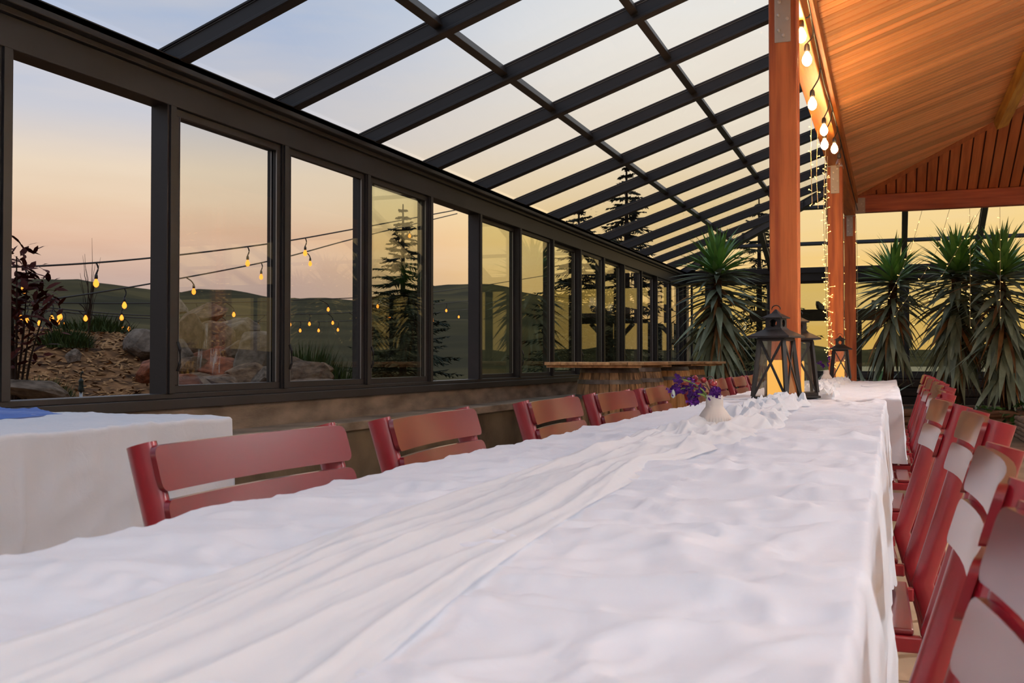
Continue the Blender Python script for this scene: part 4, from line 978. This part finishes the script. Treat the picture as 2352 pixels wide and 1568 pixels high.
for k in range(NC):
    L = rc.uniform(.02,.065); w = rc.uniform(.008,.018)
    M = Matrix.Translation((cx_[k],cy_[k],cz_[k])) @ Euler((rc.uniform(-.5,.5),rc.uniform(-.5,.5),rc.uniform(0,6))).to_matrix().to_4x4()
    cv.add([(-L,-w,0),(L,-w,0),(L*.8,w,0),(-L*.9,w,0),(0,0,.010)], [(0,1,4),(1,2,4),(2,3,4),(3,0,4)], M)
tag(cv.build('wood_chips', 'chip'), 'pale wood chips strewn over the mulch mound', 'wood chips', kind='stuff')
def rock_mesh(seed, mat, sub=4, cuts=15):
    bm = bmesh.new(); bmesh.ops.create_icosphere(bm, subdivisions=sub, radius=1); r = random.Random(seed)
    pl = [(Vector((r.uniform(-1,1),r.uniform(-1,1),r.uniform(-1,1))).normalized(), r.uniform(.48,.82)) for _ in range(cuts)]
    for v in bm.verts:
        p = v.co.copy()
        for n_, d in pl:
            e = p.dot(n_)-d
            if e > 0: p -= n_*e*.93
        p *= 1+.10*mnoise.noise(p*1.7+Vector((seed,0,0)))+.05*mnoise.noise(p*5+Vector((0,seed,0)))
        v.co = p
    me = bpy.data.meshes.new('boulder'); bm.to_mesh(me); bm.free(); me.materials.append(MAT[mat]); return me
RG = 'boulders of the garden waterfall'
def boulder(x, y, z, sx, sy, sz, label, seed, mat='rock', rot=None):
    o = link('boulder', rock_mesh(seed, mat), None, (x,y,z), rot or (seed*.37%1*.4, seed*.21%1*.4, seed*1.3), (sx,sy,sz)); tag(o, label, 'rock', RG); return o
def at(u, v, d):   # world point along a direction given as pixel of a 2352x1568 view, d metres ahead (design aid)
    yaw, pt = math.radians(20.80), math.radians(1.02); f = 2300.
    r = Vector((math.cos(yaw),math.sin(yaw),0)); w = Vector((-math.sin(yaw)*math.cos(pt),math.cos(yaw)*math.cos(pt),math.sin(pt))); u_ = r.cross(w)
    return Vector((0,0,.95))+(r*((u-1176)/f)+u_*((784-v)/f)+w)*d
BL = [(590,815,10.2,.36,.30,.24,'big grey boulder at the right of the waterfall','rock_grey'),(535,815,10.6,.20,.2,.17,'square tan boulder beside the lower waterfall','rock'),
 (520,848,10.2,.34,.25,.10,'flat reddish slab boulder under the square one','rock_red'),(575,868,9.8,.38,.3,.17,'dark brown boulder below the big grey one','rock'),
 (622,880,9.4,.24,.2,.14,'pale boulder at the lower right of the waterfall','rock_grey'),(540,775,12.2,.40,.3,.30,'steep pointed boulder right of the upper waterfall','rock_grey'),
 (430,780,11.4,.2,.2,.34,'tilted slab boulder left of the upper waterfall','rock'),(410,820,10.4,.2,.22,.2,'rounded grey boulder at the left of the waterfall','rock_grey'),
 (435,850,10.2,.26,.24,.18,'mossy tan boulder left of the lower waterfall','rock'),(420,885,9.4,.32,.3,.16,'reddish boulder at the lower left of the waterfall','rock_red'),
 (470,730,12.6,.34,.3,.16,'cap boulder on top of the waterfall','rock'),(405,705,13.0,.24,.2,.12,'pale flat boulder highest on the waterfall','rock_grey'),
 (470,888,9.6,.30,.25,.12,'brown boulder at the foot of the lower waterfall','rock'),(525,885,9.3,.22,.2,.09,'low brown boulder behind the far lantern reflection','rock'),
 (340,852,9.4,.16,.15,.13,'orange red boulder at the right of the mulch slope','rock_red'),(345,800,11.5,.30,.3,.26,'grey boulder half buried at the end of the mulch slope','rock_grey'),
 (500,790,12.0,.3,.25,.30,'dark boulder behind the upper waterfall','rock'),(480,850,10.8,.26,.2,.3,'dark reddish rock face behind the lower waterfall','rock_red'),
 (680,845,10.4,.2,.2,.14,'brown boulder right of the second window mullion','rock'),(695,870,9.8,.34,.3,.18,'rounded tan boulder in the third window','rock'),
 (735,860,10.2,.16,.15,.10,'small tan boulder right of the rounded one','rock'),(705,884,9.4,.3,.2,.07,'flat tan boulder at the bottom of the third window','rock'),
 (170,820,10.0,.10,.1,.09,'small pale stone on the mulch slope','rock_grey'),(60,895,7.0,.20,.3,.10,'low pale rock at the bottom left of the mulch','rock_grey')]
for i,(u,v,d,sx,sy,sz,lab,mt) in enumerate(BL):
    p = at(u,v,d); boulder(p.x,p.y,p.z,sx*1.05,sy*1.05,sz*1.1,lab,i+3,mt)
def fall(u0, u1, v0, v1, d, label, seed):
    n, m = 24, 16; Uu, V = np.meshgrid(np.linspace(0,1,n), np.linspace(0,1,m), indexing='ij')
    a = at(u0,v0,d); b_ = at(u1,v0,d); hgt = (v1-v0)/2300*d
    ax = (b_-a); fw = Vector((ax.y,-ax.x,0)).normalized(); mask = 1
    X = a.x+ax.x*Uu; Y = a.y+ax.y*Uu; Z = a.z-hgt*V
    o_ = .05*np.sin(V*1.5)+.025*pnoise(Uu*9,V*1.2,seed); X = X+fw.x*o_; Y = Y+fw.y*o_
    o = grid_mesh('waterfall', X-a.x, Y-a.y, Z-a.z, 'water'); o.location = a; tag(o, label, 'waterfall', kind='stuff')
fall(452,478,742,800,11.6,'upper thin waterfall veil over dark rocks',3); fall(484,508,800,868,10.1,'lower thin waterfall veil into the rocks',4); fall(456,466,800,850,10.1,'narrow trickle of water left of the lower fall',6)
# dark leaved bush at the left edge
p = at(38,900,7.0); bu_ = thing('dark_bush', (p.x,p.y,gz(p.x,p.y)), 'dark red leaved bush at the left edge outside the first window', 'bush'); base = bu_.location.z
blm = MB(); blm.v = [(0,0,0),(.025,-.016,.004),(.055,-.014,.006),(.085,0,0),(.055,.014,.006),(.025,.016,.004)]; blm.f = [(0,1,5),(1,2,4,5),(2,3,4)]
blm = blm.mesh('leaf', 'bush_leaf')
rb = random.Random(12)
bc = at(46,705,7.0)-Vector(bu_.location)
for k in range(12):
    q = bc+Vector((rb.uniform(-.25,.25),rb.uniform(-.25,.25),rb.uniform(-.1,.42)))
    MB().tube(catmull([(rb.uniform(-.05,.05),rb.uniform(-.05,.05),0), Vector((q.x*.4,q.y*.4,q.z*.55)), q],4), [.012]*3+[.009]*3+[.005]*3, 5).build('branch', 'bark', bu_)
for j in range(290):
    d = Vector((rb.gauss(0,1),rb.gauss(0,1),rb.gauss(0,1))).normalized()*(rb.random()**.45)
    hz = d.z; wd = .30*(1-.45*max(0,hz))
    link('leaf', blm, bu_, bc+Vector((d.x*wd, d.y*wd, d.z*.46)), (rb.uniform(-.8,.8), rb.uniform(-1.0,.6), rb.uniform(0,6.28)), [rb.uniform(.9,1.5)]*3)
# bare sapling
p = at(205,760,12.); sp_ = thing('bare_sapling', (p.x,p.y,gz(p.x,p.y)-.02), 'thin bare sapling rising above the hills in the first window', 'tree')
rs = random.Random(4); Hs = at(195,545,12.).z-sp_.location.z
for k in range(16):
    z0 = Hs*rs.uniform(.10,.45) if k else 0; a = rs.uniform(0,6.28); L = Hs*rs.uniform(.3,.62) if k else Hs; tl = rs.uniform(.08,.30) if k else .03
    d = Vector((math.cos(a)*tl,math.sin(a)*tl,1)).normalized(); q = Vector((0,0,z0)); L = min(L, Hs-z0)
    MB().tube([q+d*L*i/4+Vector((rs.uniform(-1,1),rs.uniform(-1,1),0))*.012 for i in range(5)], [.010 if not k else .005,.006,.004,.003,.0015], 4).build('branch', 'bark', sp_)
# grassy shrubs on the mound
def shrub(u, v, d, w, h, n, label, seed):
    r = random.Random(seed); p = at(u,v,d); z = gz(p.x,p.y); m = MB(); t = thing('grassy_shrub', (p.x,p.y,z), label, 'shrub', 'shrubs on the mulch mound')
    for k in range(n):
        a = r.uniform(0,6.28); rr = w*math.sqrt(r.random()); b0 = Vector((rr*math.cos(a)*.8, rr*math.sin(a)*.8, 0)); L = h*r.uniform(.5,1.1)*(1-.5*(rr/w)**2)
        tip = b0+Vector((math.cos(a)*.3*L+r.uniform(-.08,.08), math.sin(a)*.3*L+r.uniform(-.08,.08), L)); sd = Vector((-math.sin(a),math.cos(a),0))*.008
        md = (b0+tip)/2+Vector((0,0,.05*L)); m.add([b0-sd,b0+sd,md+sd,md-sd,tip], [(0,1,2,3),(3,2,4)])
    tag(m.build('foliage', 'shrub_leaf', t), kind='stuff')
shrub(150,790,11.,.38,.26,700,'feathery green shrub high on the mulch slope',1)
shrub(85,850,8.6,.38,.32,800,'green shrub low at the left of the mulch slope',2)
shrub(125,880,8.2,.28,.24,500,'small green shrub beside the low left one',3)
shrub(215,770,12.5,.6,.25,500,'flat green shrub along the top of the mulch slope',4)
shrub(160,905,7.8,.20,.20,260,'small weedy plant at the bottom of the first window',5)
shrub(595,740,14.,.5,.45,600,'dark green shrub behind the waterfall boulders',6)
shrub(700,790,13.,.6,.60,700,'tall green shrub at the left of the third window',7)
shrub(745,830,11.5,.45,.35,500,'loose pale shrub above the boulders of the third window',8)
shrub(775,840,13.,.7,.5,500,'dark shrub at the right of the third window',9)
# water pump
p = at(186,905,7.6); wp = thing('hand_pump', (p.x,p.y,gz(p.x,p.y)-.02), 'small dark green garden water pump in the mulch', 'water pump'); dz = p.z-wp.location.z
MB().tube([(0,0,0),(0,0,dz+.02)], .012, 8).build('pipe', 'alum', wp, True)
MB().lathe([(.018,dz+.02),(.022,dz+.03),(.018,dz+.05),(.016,dz+.09),(.020,dz+.10),(.006,dz+.12)], 10).build('body', 'pump_metal', wp, True)
MB().tube(catmull([(0,0,dz+.10),(.0,0,dz+.15),(.012,0,dz+.17),(.02,0,dz+.16)],4), .005, 6).tube([(0,0,dz+.06),(.05,.0,dz+.062)], .005, 6).build('handle', 'pump_metal', wp, True)
# spruces
def spruce(x, y, z, h, w, label, seed, tiers=30):
    r = random.Random(seed); t = thing('spruce_tree', (x,y,z), label, 'tree', 'spruce trees outside')
    MB().tube([(0,0,0),(0,0,h*.6),(0,0,h)], [.02*h,.012*h,.003*h], 7).build('trunk', 'bark', t)
    m = MB()
    for k in range(tiers):
        f = (k+.8)/tiers; zz = h*(.10+.88*f); Lb = w*(1-f)**.85+.03*h*.4
        for j in range(7):
            a = j*2*PI/7+k*.9+r.uniform(-.25,.25); L = Lb*r.uniform(.75,1.1); d = Vector((math.cos(a),math.sin(a),r.uniform(-.35,.18))); sd = Vector((-math.sin(a),math.cos(a),0)); b0 = Vector((0,0,zz))
            m.tube([b0, b0+d*L], [.010,.003], 3, cap=False)
            for q in range(12):
                u = .15+.85*q/12; c = b0+d*(L*u); ln = .22*L*(1.1-u)+.03*h*.35
                for s in (-1,1):
                    tip = c+sd*(s*ln*r.uniform(.5,1.1))+d*(ln*.7)+Vector((0,0,r.uniform(-.7,.25)*ln)); m.add([c-d*.02*h*.2, c+d*.02*h*.4, tip, c+Vector((0,0,-.02))], [(0,1,2),(0,2,3)])
    tag(m.build('branches', 'spruce', t), kind='stuff')
p = at(925,870,19); spruce(p.x,p.y,-.4,4.3,1.35,'spruce tree standing clear of the hills in the fourth window',2)
p = at(1330,860,21); spruce(p.x,p.y,-.3,4.6,1.7,'spruce tree outside the middle windows of the left wall',5)
p = at(1440,860,24); spruce(p.x,p.y,-.3,6.0,1.9,'tall spruce tree outside the last windows of the left wall',8)
p = at(1745,840,27); spruce(p.x,p.y,-.3,5.6,2.0,'spruce tree beyond the far end wall left of the thick post',9,20)
# pergola beyond the far wall
pg = thing('garden_pergola', (-1.3,24.5,-.3), 'dark weathered pergola beyond the far end wall', 'pergola')
for x in (-1.2,.55): bevel(MB().box((x-.09,-.09,0),(x+.09,.09,2.15)).build('post', 'timber_dark', pg), .01)
bevel(MB().box((-1.9,-.06,2.15),(1.5,.06,2.42)).build('beam', 'timber_dark', pg), .01)
for x in (-1.5,-.9,-.3,.3,.9):
    MB().add([(x-.03,-.7,2.50),(x-.03,-.45,2.42),(x-.03,1.5,2.42),(x-.03,1.5,2.58),(x-.03,-.6,2.58),(x+.03,-.7,2.50),(x+.03,-.45,2.42),(x+.03,1.5,2.42),(x+.03,1.5,2.58),(x+.03,-.6,2.58)],
      [(0,1,2,3,4),(9,8,7,6,5),(0,5,6,1),(1,6,7,2),(2,7,8,3),(3,8,9,4),(4,9,5,0)]).build('rafter', 'timber_dark', pg)
for x,s in ((-1.2,1),(.55,-1),(.55,1)): MB().bar((x,0,1.55),(x+s*.55,0,2.15), .08, .10).build('brace', 'timber_dark', pg)
